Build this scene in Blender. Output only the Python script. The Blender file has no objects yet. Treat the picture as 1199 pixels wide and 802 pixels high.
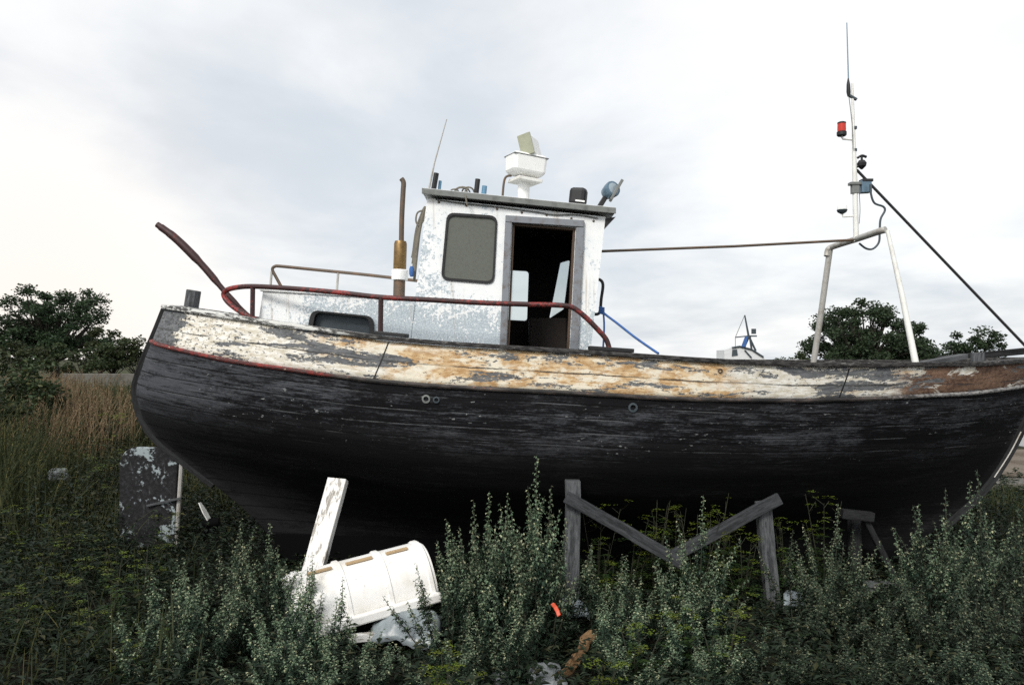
import bpy, bmesh, math, random
from mathutils import Vector, Matrix, noise as mnoise

R = math.radians
scene = bpy.context.scene
COL = scene.collection
EYE = 2.25            # eye height of the photographer above the ground by the boat
F = 28 / 36 * 1199    # focal length in photograph pixels
HZ = 416              # horizon row of the photograph

# ------------------------------------------------------------------ helpers
def V(*a): return Vector(a)
def lerp(a, b, t): return a + (b - a) * t
def clamp(x, a=0.0, b=1.0): return max(a, min(b, x))
def smooth(a, b, x):
    t = clamp((x - a) / (b - a)); return t * t * (3 - 2 * t)
def table(pts, x):
    if x <= pts[0][0]:
        (a, b), (c, d) = pts[0], pts[1]
    elif x >= pts[-1][0]:
        (a, b), (c, d) = pts[-2], pts[-1]
    else:
        for i in range(len(pts) - 1):
            if pts[i][0] <= x <= pts[i + 1][0]:
                (a, b), (c, d) = pts[i], pts[i + 1]; break
    return b + (d - b) * (x - a) / (c - a)
def at(px, py, Y):                      # point of the place seen at a photograph pixel, at distance Y
    return V((px - 599.5) / F * Y, Y, EYE + (HZ - py) / F * Y)

class MB:
    """collects geometry, then links it as one mesh object"""
    def __init__(self): self.v = []; self.f = []; self.uv = []; self.mi = []
    def face(self, pts, uvs=None, m=0):
        b = len(self.v); self.v += [tuple(p) for p in pts]
        self.f.append(tuple(range(b, b + len(pts))))
        self.uv.append(uvs or [(0, 0)] * len(pts)); self.mi.append(m)
    def grid(self, rows, uvs=None, m=0, close=False):
        b = len(self.v); n = len(rows[0])
        for r in rows: self.v += [tuple(p) for p in r]
        for i in range(len(rows) - 1):
            for j in range(n - 1 + (1 if close else 0)):
                k = (j + 1) % n
                self.f.append((b + i * n + j, b + (i + 1) * n + j, b + (i + 1) * n + k, b + i * n + k))
                if uvs:
                    kk = j + 1
                    self.uv.append([uvs[i][j], uvs[i + 1][j], uvs[i + 1][kk], uvs[i][kk]])
                else: self.uv.append([(0, 0)] * 4)
                self.mi.append(m)
    def sweep(self, pts, frames, prof, m=0, cap=True, uoff=0.0):
        """profile [(a,b)] placed on each point along frame axes (A,B)"""
        rows = []; uvs = []; L = uoff; per = [0]
        for i in range(len(prof)):
            q, w = prof[i], prof[(i + 1) % len(prof)]
            per.append(per[-1] + math.hypot(q[0] - w[0], q[1] - w[1]))
        for i, p in enumerate(pts):
            if i: L += (pts[i] - pts[i - 1]).length
            A, B = frames[i]
            rows.append([p + A * a + B * b_ for a, b_ in prof]); uvs.append([(L, per[j]) for j in range(len(prof) + 1)])
        self.grid(rows, uvs, m, close=True)
        if cap:
            self.face(list(reversed(rows[0])), m=m); self.face(rows[-1], m=m)
    def tube(self, pts, rad, n=8, m=0, cap=True):
        pts = [Vector(p) for p in pts]
        if not hasattr(rad, '__len__'): rad = [rad] * len(pts)
        up = V(0, 0, 1); rows = []; uvs = []; L = 0
        d0 = (pts[1] - pts[0]).normalized()
        if abs(d0.dot(up)) > .95: up = V(1, 0, 0)
        A = d0.cross(up).normalized()
        for i, p in enumerate(pts):
            if i: L += (pts[i] - pts[i - 1]).length
            d = (pts[min(i + 1, len(pts) - 1)] - pts[max(i - 1, 0)]).normalized()
            A = (A - d * A.dot(d)).normalized(); B = d.cross(A)
            rows.append([p + (A * math.cos(t) + B * math.sin(t)) * rad[i] for t in [2 * math.pi * k / n for k in range(n)]])
            uvs.append([(L, 2 * math.pi * rad[i] * k / n) for k in range(n + 1)])
        self.grid(rows, uvs, m, close=True)
        if cap:
            self.face(list(reversed(rows[0])), m=m); self.face(rows[-1], m=m)
    def beam(self, p0, p1, w, h, side=(0, 1, 0), m=0, seg=1, wob=0.0, rnd=None):
        p0, p1 = Vector(p0), Vector(p1); d = (p1 - p0).normalized(); s = Vector(side)
        s = (s - d * s.dot(d)).normalized(); t = d.cross(s)
        pts = [p0.lerp(p1, i / seg) for i in range(seg + 1)]
        if wob and rnd: pts = [p + s * rnd.uniform(-wob, wob) + t * rnd.uniform(-wob, wob) for p in pts]
        self.sweep(pts, [(t, s)] * (seg + 1), [(-w / 2, -h / 2), (w / 2, -h / 2), (w / 2, h / 2), (-w / 2, h / 2)], m)
    def box(self, c, sx, sy, sz, rot=None, m=0):
        c = Vector(c); M = rot or Matrix.Identity(3)
        ax, ay, az = M @ V(1, 0, 0), M @ V(0, 1, 0), M @ V(0, 0, 1)
        self.beam(c - az * sz / 2, c + az * sz / 2, sx, sy, side=ay, m=m)
    def prism(self, pts, vec, m=0):
        pts = [Vector(p) for p in pts]; vec = Vector(vec); q = [p + vec for p in pts]; n = len(pts)
        self.face(pts, m=m); self.face(list(reversed(q)), m=m)
        for i in range(n):
            k = (i + 1) % n; self.face([pts[k], pts[i], q[i], q[k]], m=m)
    def lathe(self, c, axis, prof, n=16, m=0):
        c = Vector(c); ax = Vector(axis).normalized()
        A = ax.cross(V(0, 1, 0) if abs(ax.y) < .9 else V(1, 0, 0)).normalized(); B = ax.cross(A)
        rows = [[c + ax * h + (A * math.cos(t) + B * math.sin(t)) * max(r, 1e-4) for t in [2 * math.pi * k / n for k in range(n)]] for r, h in prof]
        self.grid(rows, None, m, close=True)
        self.face(list(reversed(rows[0])), m=m); self.face(rows[-1], m=m)
    def build(self, name, mats, parent=None, shade=False, bevel=0, weld=True, solid=0):
        me = bpy.data.meshes.new(name)
        me.from_pydata(self.v, [], self.f)
        uvl = me.uv_layers.new(name='UVMap')
        flat = [c for fuv in self.uv for p in fuv for c in p]
        uvl.data.foreach_set('uv', flat)
        if not isinstance(mats, (list, tuple)): mats = [mats]
        for mm in mats: me.materials.append(mm)
        me.polygons.foreach_set('material_index', self.mi)
        if weld:
            bm = bmesh.new(); bm.from_mesh(me)
            bmesh.ops.remove_doubles(bm, verts=bm.verts, dist=1e-5)
            if weld != 'keep': bmesh.ops.recalc_face_normals(bm, faces=bm.faces)
            bm.to_mesh(me); bm.free()
        if shade:
            me.polygons.foreach_set('use_smooth', [True] * len(me.polygons))
            if shade is True:
                try: me.set_sharp_from_angle(angle=R(40))
                except Exception: pass
        o = bpy.data.objects.new(name, me); COL.objects.link(o)
        if parent: put(o, parent)
        if solid:
            md = o.modifiers.new('Solidify', 'SOLIDIFY'); md.thickness = solid; md.offset = -1
        if bevel:
            md = o.modifiers.new('Bevel', 'BEVEL'); md.width = bevel; md.segments = 2; md.limit_method = 'ANGLE'; md.angle_limit = R(40)
        return o

def put(o, parent):                      # meshes are written in world coordinates: undo the parent's offset
    o.parent = parent
    o.matrix_parent_inverse = Matrix.Translation(-parent.location)
def tag(o, label=None, cat=None, group=None, kind=None):
    if label: o['label'] = label
    if cat: o['category'] = cat
    if group: o['group'] = group
    if kind: o['kind'] = kind
    return o
def empty(name, loc, label, cat, group=None):
    o = bpy.data.objects.new(name, None); COL.objects.link(o); o.location = loc
    o.empty_display_size = .2
    return tag(o, label, cat, group)
def copy_tree(o, parent=None):
    c = o.copy(); COL.objects.link(c)
    if parent: c.parent = parent
    for ch in o.children: copy_tree(ch, c)
    return c

def rounded(pts, r, n=5):
    """rounded corners on a planar quad given by 3-D corner points"""
    out = []; k = len(pts)
    for i in range(k):
        p, a, b = pts[i], pts[i - 1], pts[(i + 1) % k]
        da, db = (a - p).normalized(), (b - p).normalized()
        P0, P1 = p + da * r, p + db * r
        for j in range(n + 1):
            t = j / n; out.append(P0 * (1 - t) ** 2 + p * 2 * t * (1 - t) + P1 * t * t)
    return out
def catmull(pts, n=6):
    pts = [Vector(p) for p in pts]; out = []
    for i in range(len(pts) - 1):
        p0 = pts[max(i - 1, 0)]; p1 = pts[i]; p2 = pts[i + 1]; p3 = pts[min(i + 2, len(pts) - 1)]
        for j in range(n):
            t = j / n
            out.append(.5 * ((2 * p1) + (p2 - p0) * t + (2 * p0 - 5 * p1 + 4 * p2 - p3) * t * t + (3 * p1 - p0 - 3 * p2 + p3) * t ** 3))
    out.append(pts[-1]); return out
def wall(name, outer, holes, vec, mats, parent):
    """flat wall with openings, given thickness"""
    bm = bmesh.new(); vec = Vector(vec)
    edges = []
    for loop in [outer] + holes:
        vs = [bm.verts.new(p) for p in loop]
        edges += [bm.edges.new((vs[i], vs[(i + 1) % len(vs)])) for i in range(len(vs))]
    bmesh.ops.triangle_fill(bm, use_beauty=True, use_dissolve=False, edges=edges)
    ext = bmesh.ops.extrude_face_region(bm, geom=bm.faces[:])
    bmesh.ops.translate(bm, vec=vec, verts=[e for e in ext['geom'] if isinstance(e, bmesh.types.BMVert)])
    bmesh.ops.recalc_face_normals(bm, faces=bm.faces)
    me = bpy.data.meshes.new(name); bm.to_mesh(me); bm.free()
    for m in (mats if isinstance(mats, (list, tuple)) else [mats]): me.materials.append(m)
    o = bpy.data.objects.new(name, me); COL.objects.link(o); put(o, parent); return o

# ------------------------------------------------------------------ materials
class G:
    def __init__(self, name):
        self.mat = bpy.data.materials.new(name); self.mat.use_nodes = True
        self.t = self.mat.node_tree; self.t.nodes.clear()
        self.out = self.t.nodes.new('ShaderNodeOutputMaterial')
    def n(self, typ, **kw):
        nd = self.t.nodes.new('ShaderNode' + typ)
        for k, v in kw.items():
            if k.startswith('_'): setattr(nd, k[1:], v)
            else: self.set(nd, k.replace('__', ' '), v)
        return nd
    def set(self, nd, k, v):
        s = nd.inputs[int(k[1:])] if k[0] == 'i' and k[1:].isdigit() else nd.inputs[k]
        if isinstance(v, bpy.types.NodeSocket): self.t.links.new(v, s)
        elif isinstance(v, bpy.types.Node): self.t.links.new(v.outputs[0], s)
        else:
            if hasattr(s.default_value, '__len__') and hasattr(v, '__len__') and len(s.default_value) == 4 and len(v) == 3: v = (*v, 1)
            s.default_value = v
    def math(self, op, a, b=0.0, c=None):
        nd = self.n('Math', _operation=op, i0=a, i1=b)
        if c is not None: self.set(nd, 'i2', c)
        return nd.outputs[0]
    def ramp(self, x, lo, hi, a=0.0, b=1.0):
        return self.n('MapRange', _interpolation_type='SMOOTHSTEP', i0=x, i1=lo, i2=hi, i3=a, i4=b).outputs[0]
    def mix(self, f, a, b):
        nd = self.n('Mix', _data_type='RGBA'); self.set(nd, 'i0', f); self.set(nd, 'i6', a); self.set(nd, 'i7', b); return nd.outputs[2]
    def noise(self, vec, scale, detail=5, rough=.6, dist=0.0):
        return self.n('TexNoise', Vector=vec, Scale=scale, Detail=detail, Roughness=rough, Distortion=dist).outputs[0]
    def coord(self, kind='UV', scale=(1, 1, 1), loc=(0, 0, 0)):
        tc = self.n('TexCoord'); mp = self.n('Mapping', Vector=tc.outputs[kind])
        mp.inputs['Scale'].default_value = scale; mp.inputs['Location'].default_value = loc
        return mp.outputs[0]
    def sep(self, vec): return self.n('SeparateXYZ', Vector=vec).outputs
    def bump(self, h, strength=.3, dist=.01):
        return self.n('Bump', Height=h, Strength=strength, Distance=dist).outputs[0]
    def surf(self, col, rough=.7, metal=0.0, bump=None, spec=.4):
        p = self.n('BsdfPrincipled', Roughness=rough, Metallic=metal)
        self.set(p, 'Base Color', col); self.set(p, 'Specular IOR Level', spec)
        if bump is not None: self.set(p, 'Normal', bump)
        self.t.links.new(p.outputs[0], self.out.inputs[0]); return self.mat

def m_plain(name, col, rough=.6, metal=0.0, dirt=.35, dcol=None, scale=9, spec=.4):
    g = G(name); c = g.coord('Object')
    a = g.noise(c, scale, 6, .65); b = g.noise(c, scale * 6, 4, .6)
    f = g.math('MULTIPLY', g.ramp(a, .45, .7), dirt)
    cc = g.mix(f, col, dcol or tuple(x * .45 for x in col))
    cc = g.mix(g.math('MULTIPLY', g.ramp(b, .62, .72), dirt), cc, tuple(x * .4 for x in col))
    return g.surf(cc, rough, metal, g.bump(b, .15, .004), spec)

def m_hull():
    g = G('weathered_black_planking')
    c1 = g.coord('UV', (1.1, 9, 1)); c2 = g.coord('UV', (5, 34, 1)); c3 = g.coord('UV', (11, 26, 1)); c0 = g.coord('UV', (.5, 1.6, 1))
    uv = g.coord('UV'); s = g.sep(uv)
    big = g.noise(c0, 1.0, 4, .6); streak = g.noise(c1, 1.0, 7, .68, .3); fine = g.noise(c2, 1.0, 6, .7); fleck = g.noise(c3, 1.0, 4, .65)
    # plank seams: every 0.135 m down the side, gently wandering
    wv = g.math('ADD', s[1], g.math('MULTIPLY', g.math('SUBTRACT', big, .5), .03))
    fr = g.math('FRACT', g.math('DIVIDE', wv, .135))
    seam = g.math('LESS_THAN', g.math('ABSOLUTE', g.math('SUBTRACT', fr, .5)), .035)
    pid = g.math('FLOOR', g.math('DIVIDE', wv, .135))
    ptone = g.n('TexWhiteNoise', _noise_dimensions='1D', W=pid).outputs[0]
    vf = g.noise(g.coord('UV', (26, 70, 1), (1, 6, 0)), 1, 4, .7)
    worn = g.math('ADD', g.math('ADD', g.math('MULTIPLY', streak, .42), g.math('MULTIPLY', fine, .33)), g.math('MULTIPLY', vf, .25))
    worn = g.math('ADD', worn, g.math('MULTIPLY', g.math('SUBTRACT', big, .5), .35))
    # topsides worn grey, most at the stern; bilge shade is painted into the bottom
    top = g.ramp(g.math('ADD', s[1], g.math('MULTIPLY', g.math('SUBTRACT', streak, .5), .5)), .80, 1.08, 1.0, 0.0)
    stern = g.ramp(s[0], .3, 2.6, .10, 0.0)
    worn = g.math('ADD', worn, stern)
    col = g.mix(g.ramp(worn, .48, .62), (.005, .005, .006), (.062, .066, .074))
    col = g.mix(g.math('MULTIPLY', g.ramp(ptone, .6, 1), .35), col, (.022, .021, .023))
    bot_shade = g.mix(g.ramp(worn, .5, .62), (.0035, .0035, .004), (.011, .011, .012))
    hair = g.math('MULTIPLY', g.ramp(g.noise(g.coord('UV', (3.5, 62, 1), (5, 2, 0)), 1, 6, .75), .53, .63), g.ramp(big, .40, .62))
    col = g.mix(g.math('MULTIPLY', hair, .65), col, (.125, .13, .14))
    crk = g.ramp(g.noise(g.coord('UV', (2.2, 48, 1), (8, 3, 0)), 1, 6, .75), .54, .60)
    col = g.mix(g.math('MULTIPLY', crk, .8), col, (.005, .005, .006))
    col = g.mix(top, bot_shade, col)
    spk = g.math('MULTIPLY', g.ramp(fleck, .635, .68), g.ramp(g.noise(g.coord('UV', (1.3, 3.2, 1), (7, 3, 0)), 1, 4, .6), .44, .6))
    spk = g.math('MULTIPLY', spk, top)
    col = g.mix(g.math('MULTIPLY', spk, .85), col, (.30, .31, .31))
    edge = g.math('MULTIPLY', g.math('LESS_THAN', g.math('ABSOLUTE', g.math('SUBTRACT', fr, .575)), .035), g.math('MULTIPLY', g.ramp(g.noise(g.coord('UV', (1.6, 5, 1), (2, 9, 0)), 1, 6, .7), .50, .60), top))
    col = g.mix(g.math('MULTIPLY', edge, .55), col, (.13, .135, .14))
    col = g.mix(g.math('MULTIPLY', seam, .85), col, (.003, .003, .0035))
    h = g.math('SUBTRACT', g.math('ADD', g.math('MULTIPLY', fine, .5), g.math('MULTIPLY', streak, .5)), g.math('MULTIPLY', seam, .6))
    return g.surf(col, .9, 0, g.bump(h, .7, .012), .12)

def m_bulwark():
    g = G('peeling_ochre_paint')
    uv = g.coord('UV'); s = g.sep(uv); u, v = s[0], s[1]
    lo = g.noise(g.coord('UV', (.75, 2.2, 1)), 1, 3, .55, .2)
    st = g.noise(g.coord('UV', (1.5, 8.5, 1), (3, 1, 0)), 1, 7, .66, .45)
    st2 = g.noise(g.coord('UV', (2.6, 11, 1), (9, 5, 0)), 1, 7, .68, .3)
    fi = g.noise(g.coord('UV', (9, 30, 1)), 1, 6, .7)
    dry = g.noise(g.coord('UV', (24, 40, 1), (2, 2, 0)), 1, 5, .7)
    cream = g.mix(g.ramp(fi, .35, .62), (.50, .45, .35), (.76, .74, .68))
    ochre = g.mix(g.ramp(fi, .38, .64), (.40, .235, .10), (.66, .50, .30))
    ochre = g.mix(g.ramp(g.noise(g.coord('UV', (3.2, 7, 1), (6, 2, 0)), 1, 6, .7), .47, .58), ochre, (.72, .66, .53))
    mid = g.math('MULTIPLY', g.ramp(u, 1.6, 3.2), g.ramp(u, 5.2, 6.6, 1, 0))
    oc = g.math('ADD', lo, g.math('MULTIPLY', g.math('SUBTRACT', mid, .45), .34))
    oc = g.math('ADD', oc, g.math('MULTIPLY', g.math('SUBTRACT', st2, .5), .5))
    paint = g.mix(g.ramp(oc, .44, .60), cream, ochre)
    # rusty brown bow end
    rust = g.mix(g.ramp(g.math('ADD', g.math('MULTIPLY', st2, .5), g.math('MULTIPLY', dry, .5)), .40, .60), (.075, .042, .028), (.225, .135, .088))
    rf = g.ramp(g.math('ADD', u, g.math('MULTIPLY', g.math('SUBTRACT', st, .5), 2.0)), 7.3, 7.75)
    rf = g.math('MULTIPLY', rf, g.ramp(g.noise(g.coord('UV', (2.2, 4.5, 1), (1, 8, 0)), 1, 5, .6, .6), .60, .54))
    paint = g.mix(rf, paint, rust)
    # bare grey timber where the paint has fallen off
    bare = g.mix(g.ramp(fi, .3, .7), (.055, .058, .062), (.165, .17, .175))
    k = g.math('ADD', g.math('ADD', g.math('MULTIPLY', st, .60), g.math('MULTIPLY', fi, .20)), g.math('MULTIPLY', dry, .20))
    k = g.math('ADD', k, g.ramp(u, .15, .75, .16, 0.0))
    patch = g.math('MULTIPLY', g.ramp(u, 6.5, 6.8), g.ramp(u, 7.25, 7.55, 1, 0))
    k = g.math('ADD', k, g.math('MULTIPLY', patch, .065))
    k = g.math('ADD', k, g.math('MULTIPLY', g.math('MULTIPLY', g.ramp(u, .8, 1.6), g.ramp(u, 2.6, 3.0, 1, 0)), .045))
    bf = g.ramp(k, .54, .565)
    col = g.mix(bf, paint, bare)
    seamv = g.math('ADD', v, g.math('MULTIPLY', g.math('SUBTRACT', st2, .5), .05))
    seam = g.math('LESS_THAN', g.math('ABSOLUTE', g.math('SUBTRACT', seamv, .185)), .006)
    seam = g.math('MULTIPLY', seam, g.ramp(lo, .40, .5))
    spk = g.math('MULTIPLY', g.ramp(g.math('ADD', dry, g.ramp(u, .4, 2.2, .06, 0)), .59, .64), g.ramp(g.math('ADD', st2, g.ramp(u, .4, 2.2, .08, 0)), .42, .52))
    col = g.mix(g.math('MAXIMUM', g.math('MULTIPLY', seam, .9), g.math('MULTIPLY', spk, .85)), col, (.035, .033, .032))
    h = g.math('SUBTRACT', g.math('MULTIPLY', g.math('SUBTRACT', 1, bf), .6), g.math('ADD', g.math('MULTIPLY', fi, -.4), seam))
    return g.surf(col, .75, 0, g.bump(h, .5, .006), .3)

def m_wood(name, dark, light, su=2.0, sv=26, paint=None, pthr=.5, rough=.8):
    g = G(name)
    st = g.noise(g.coord('UV', (su, sv, 1)), 1, 7, .65, .3); fi = g.noise(g.coord('UV', (su * 6, sv * 3, 1)), 1, 5, .7)
    lo = g.noise(g.coord('UV', (su * 1.6, 8, 1), (4, 4, 0)), 1, 5, .65, .3)
    col = g.mix(g.ramp(g.math('ADD', g.math('MULTIPLY', st, .6), g.math('MULTIPLY', fi, .4)), .36, .64), dark, light)
    if paint: col = g.mix(g.ramp(g.math('ADD', g.math('MULTIPLY', lo, .7), g.math('MULTIPLY', fi, .3)), pthr, pthr + .04), col, paint)
    return g.surf(col, rough, 0, g.bump(g.math('ADD', st, fi), .4, .004), .25)

def m_whitepaint():
    g = G('flaking_white_paint')
    geo = g.n('NewGeometry'); z = g.sep(geo.outputs['Position'])[2]; x = g.sep(geo.outputs['Position'])[0]
    o = g.n('TexCoord').outputs['Object']
    lo = g.noise(o, 1.6, 3, .5, .3); mid = g.noise(o, 9, 5, .65); fi = g.noise(o, 42, 4, .62); fi2 = g.noise(o, 75, 3, .6)
    # more flaking low on the walls and along the wheelhouse corner
    low = g.math('ADD', g.math('MULTIPLY', g.ramp(z, 2.45, 2.95, .15, .0), g.ramp(x, -2.1, -1.5, .25, 1.0)), g.ramp(x, -.85, -.45, .06, 0.0))
    k = g.math('ADD', g.math('ADD', g.math('MULTIPLY', fi, .55), g.math('MULTIPLY', mid, .25)), g.math('MULTIPLY', lo, .42))
    k = g.math('ADD', g.math('SUBTRACT', k, .095), low)
    pl = g.ramp(k, .605, .635)
    white = g.mix(g.ramp(mid, .35, .7), (.82, .83, .82), (.74, .77, .78))
    blue = g.mix(g.ramp(fi2, .4, .6), (.36, .42, .46), (.52, .58, .61))
    col = g.mix(pl, white, blue)
    st = g.noise(g.coord('Object', (17, 17, .9)), 1, 5, .6)
    col = g.mix(g.math('MULTIPLY', g.ramp(st, .57, .70), .5), col, (.40, .31, .21))
    dk = g.ramp(g.noise(o, 23, 5, .7), .735, .755)
    col = g.mix(g.math('MULTIPLY', dk, .8), col, (.06, .05, .05))
    return g.surf(col, .5, 0, g.bump(g.math('SUBTRACT', 1, pl), .25, .003), .4)

def m_redpaint(name='chipped_red_paint', thr=.5):
    g = G(name); o = g.n('TexCoord').outputs['Object']
    a = g.noise(o, 14, 6, .7); b = g.noise(o, 55, 4, .6); lo = g.noise(o, 1.7, 3, .5)
    k = g.math('ADD', g.math('ADD', g.math('MULTIPLY', a, .45), g.math('MULTIPLY', b, .25)), g.math('MULTIPLY', lo, .3))
    col = g.mix(g.ramp(k, thr - .03, thr + .05), (.24, .026, .022), (.035, .013, .012))
    col = g.mix(g.ramp(b, .68, .72), col, (.30, .16, .10))
    return g.surf(col, .55, 0, g.bump(a, .3, .004), .4)

def m_rubrail():
    g = G('worn_red_rail_paint'); s = g.sep(g.coord('UV')); u = s[0]
    a = g.noise(g.coord('UV', (3, 12, 1)), 1, 6, .7); b = g.noise(g.coord('UV', (16, 30, 1)), 1, 5, .65)
    red = g.mix(g.ramp(g.math('ADD', g.math('MULTIPLY', a, .5), g.math('MULTIPLY', b, .5)), .42, .54), (.24, .03, .024), (.06, .022, .02))
    red = g.mix(g.ramp(b, .62, .68), red, (.42, .30, .22))
    dark = g.mix(g.ramp(a, .42, .62), (.014, .013, .013), (.075, .062, .055))
    dark = g.mix(g.math('MULTIPLY', g.ramp(b, .60, .66), g.ramp(a, .45, .6)), dark, (.26, .10, .05))
    pale = g.mix(g.ramp(b, .4, .6), (.08, .08, .08), (.26, .25, .24))
    f = g.ramp(g.math('ADD', u, g.math('MULTIPLY', g.math('SUBTRACT', a, .5), 1.8)), 2.3, 2.8)
    f2 = g.ramp(g.math('ADD', u, g.math('MULTIPLY', g.math('SUBTRACT', b, .5), 2.0)), 7.6, 8.6)
    col = g.mix(f2, g.mix(f, red, dark), pale)
    return g.surf(col, .65, 0, g.bump(b, .4, .004), .35)

def m_cap():
    g = G('worn_caprail_paint'); s = g.sep(g.coord('UV')); u = s[0]
    a = g.noise(g.coord('UV', (2, 14, 1)), 1, 6, .7); b = g.noise(g.coord('UV', (14, 40, 1)), 1, 5, .65)
    k = g.math('ADD', g.math('MULTIPLY', a, .6), g.math('MULTIPLY', b, .4))
    dark = g.mix(g.ramp(b, .4, .62), (.014, .013, .013), (.06, .057, .055))
    dark = g.mix(g.ramp(k, .56, .62), dark, (.17, .165, .155))
    pale = g.mix(g.ramp(k, .47, .53), (.60, .60, .57), (.07, .068, .065))
    f = g.ramp(g.math('ADD', u, g.math('MULTIPLY', g.math('SUBTRACT', a, .5), 2.5)), 2.2, 3.0)
    return g.surf(g.mix(f, pale, dark), .75, 0, g.bump(b, .4, .004), .25)

def m_rudder():
    g = G('blotched_black_white_paint'); o = g.n('TexCoord').outputs['Object']
    lo = g.noise(o, 3.2, 5, .62, .4); fi = g.noise(o, 24, 6, .7); st = g.noise(g.coord('Object', (30, 30, 4)), 1, 5, .65)
    k = g.math('ADD', g.math('MULTIPLY', lo, .72), g.math('MULTIPLY', fi, .28))
    dark = g.mix(g.ramp(fi, .42, .68), (.005, .005, .006), (.022, .022, .025))
    dark = g.mix(g.math('MULTIPLY', g.ramp(st, .62, .70), .6), dark, (.13, .14, .14))
    col = g.mix(g.ramp(k, .54, .575), dark, (.26, .30, .31))
    return g.surf(col, .75, 0, g.bump(fi, .4, .005), .3)

def m_leaf(name, c1, c2, c3=None, trans=.25, rough=.55):
    g = G(name); geo = g.n('NewGeometry'); r = geo.outputs['Random Per Island']
    oi = g.n('ObjectInfo').outputs['Random']
    col = g.mix(r, c1, c2)
    if c3: col = g.mix(g.ramp(r, .80, .97), col, c3)
    col = g.n('HueSaturation', Color=col, Value=g.ramp(oi, 0, 1, .8, 1.15), Hue=g.ramp(oi, 0, 1, .488, .512)).outputs[0]
    p = g.n('BsdfPrincipled', Roughness=rough); g.set(p, 'Base Color', col); g.set(p, 'Specular IOR Level', .25)
    t = g.n('BsdfTranslucent', Color=col)
    m = g.n('MixShader', i0=trans, i1=p, i2=t)
    g.t.links.new(m.outputs[0], g.out.inputs[0]); return g.mat

def m_ground():
    g = G('soil_and_dead_grass'); geo = g.n('NewGeometry').outputs['Position']; s = g.sep(geo)
    a = g.noise(geo, 1.3, 6, .65); b = g.noise(geo, 9, 6, .7); c = g.noise(geo, .12, 4, .6)
    col = g.mix(g.ramp(b, .35, .65), (.008, .0075, .006), (.026, .022, .016))
    col = g.mix(g.ramp(a, .48, .62), col, (.022, .030, .014))
    col = g.mix(g.math('MULTIPLY', g.ramp(s[1], 16, 24), g.ramp(c, .3, .6)), col, (.05, .055, .026))
    return g.surf(col, .95, 0, g.bump(b, .8, .04), .1)

def m_glass():
    g = G('clear_window_glass')
    t = g.n('BsdfTransparent', Color=(.86, .9, .9)); gl = g.n('BsdfGlossy', Roughness=.06)
    m = g.n('MixShader', i0=.12, i1=t, i2=gl); g.t.links.new(m.outputs[0], g.out.inputs[0]); return g.mat

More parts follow.
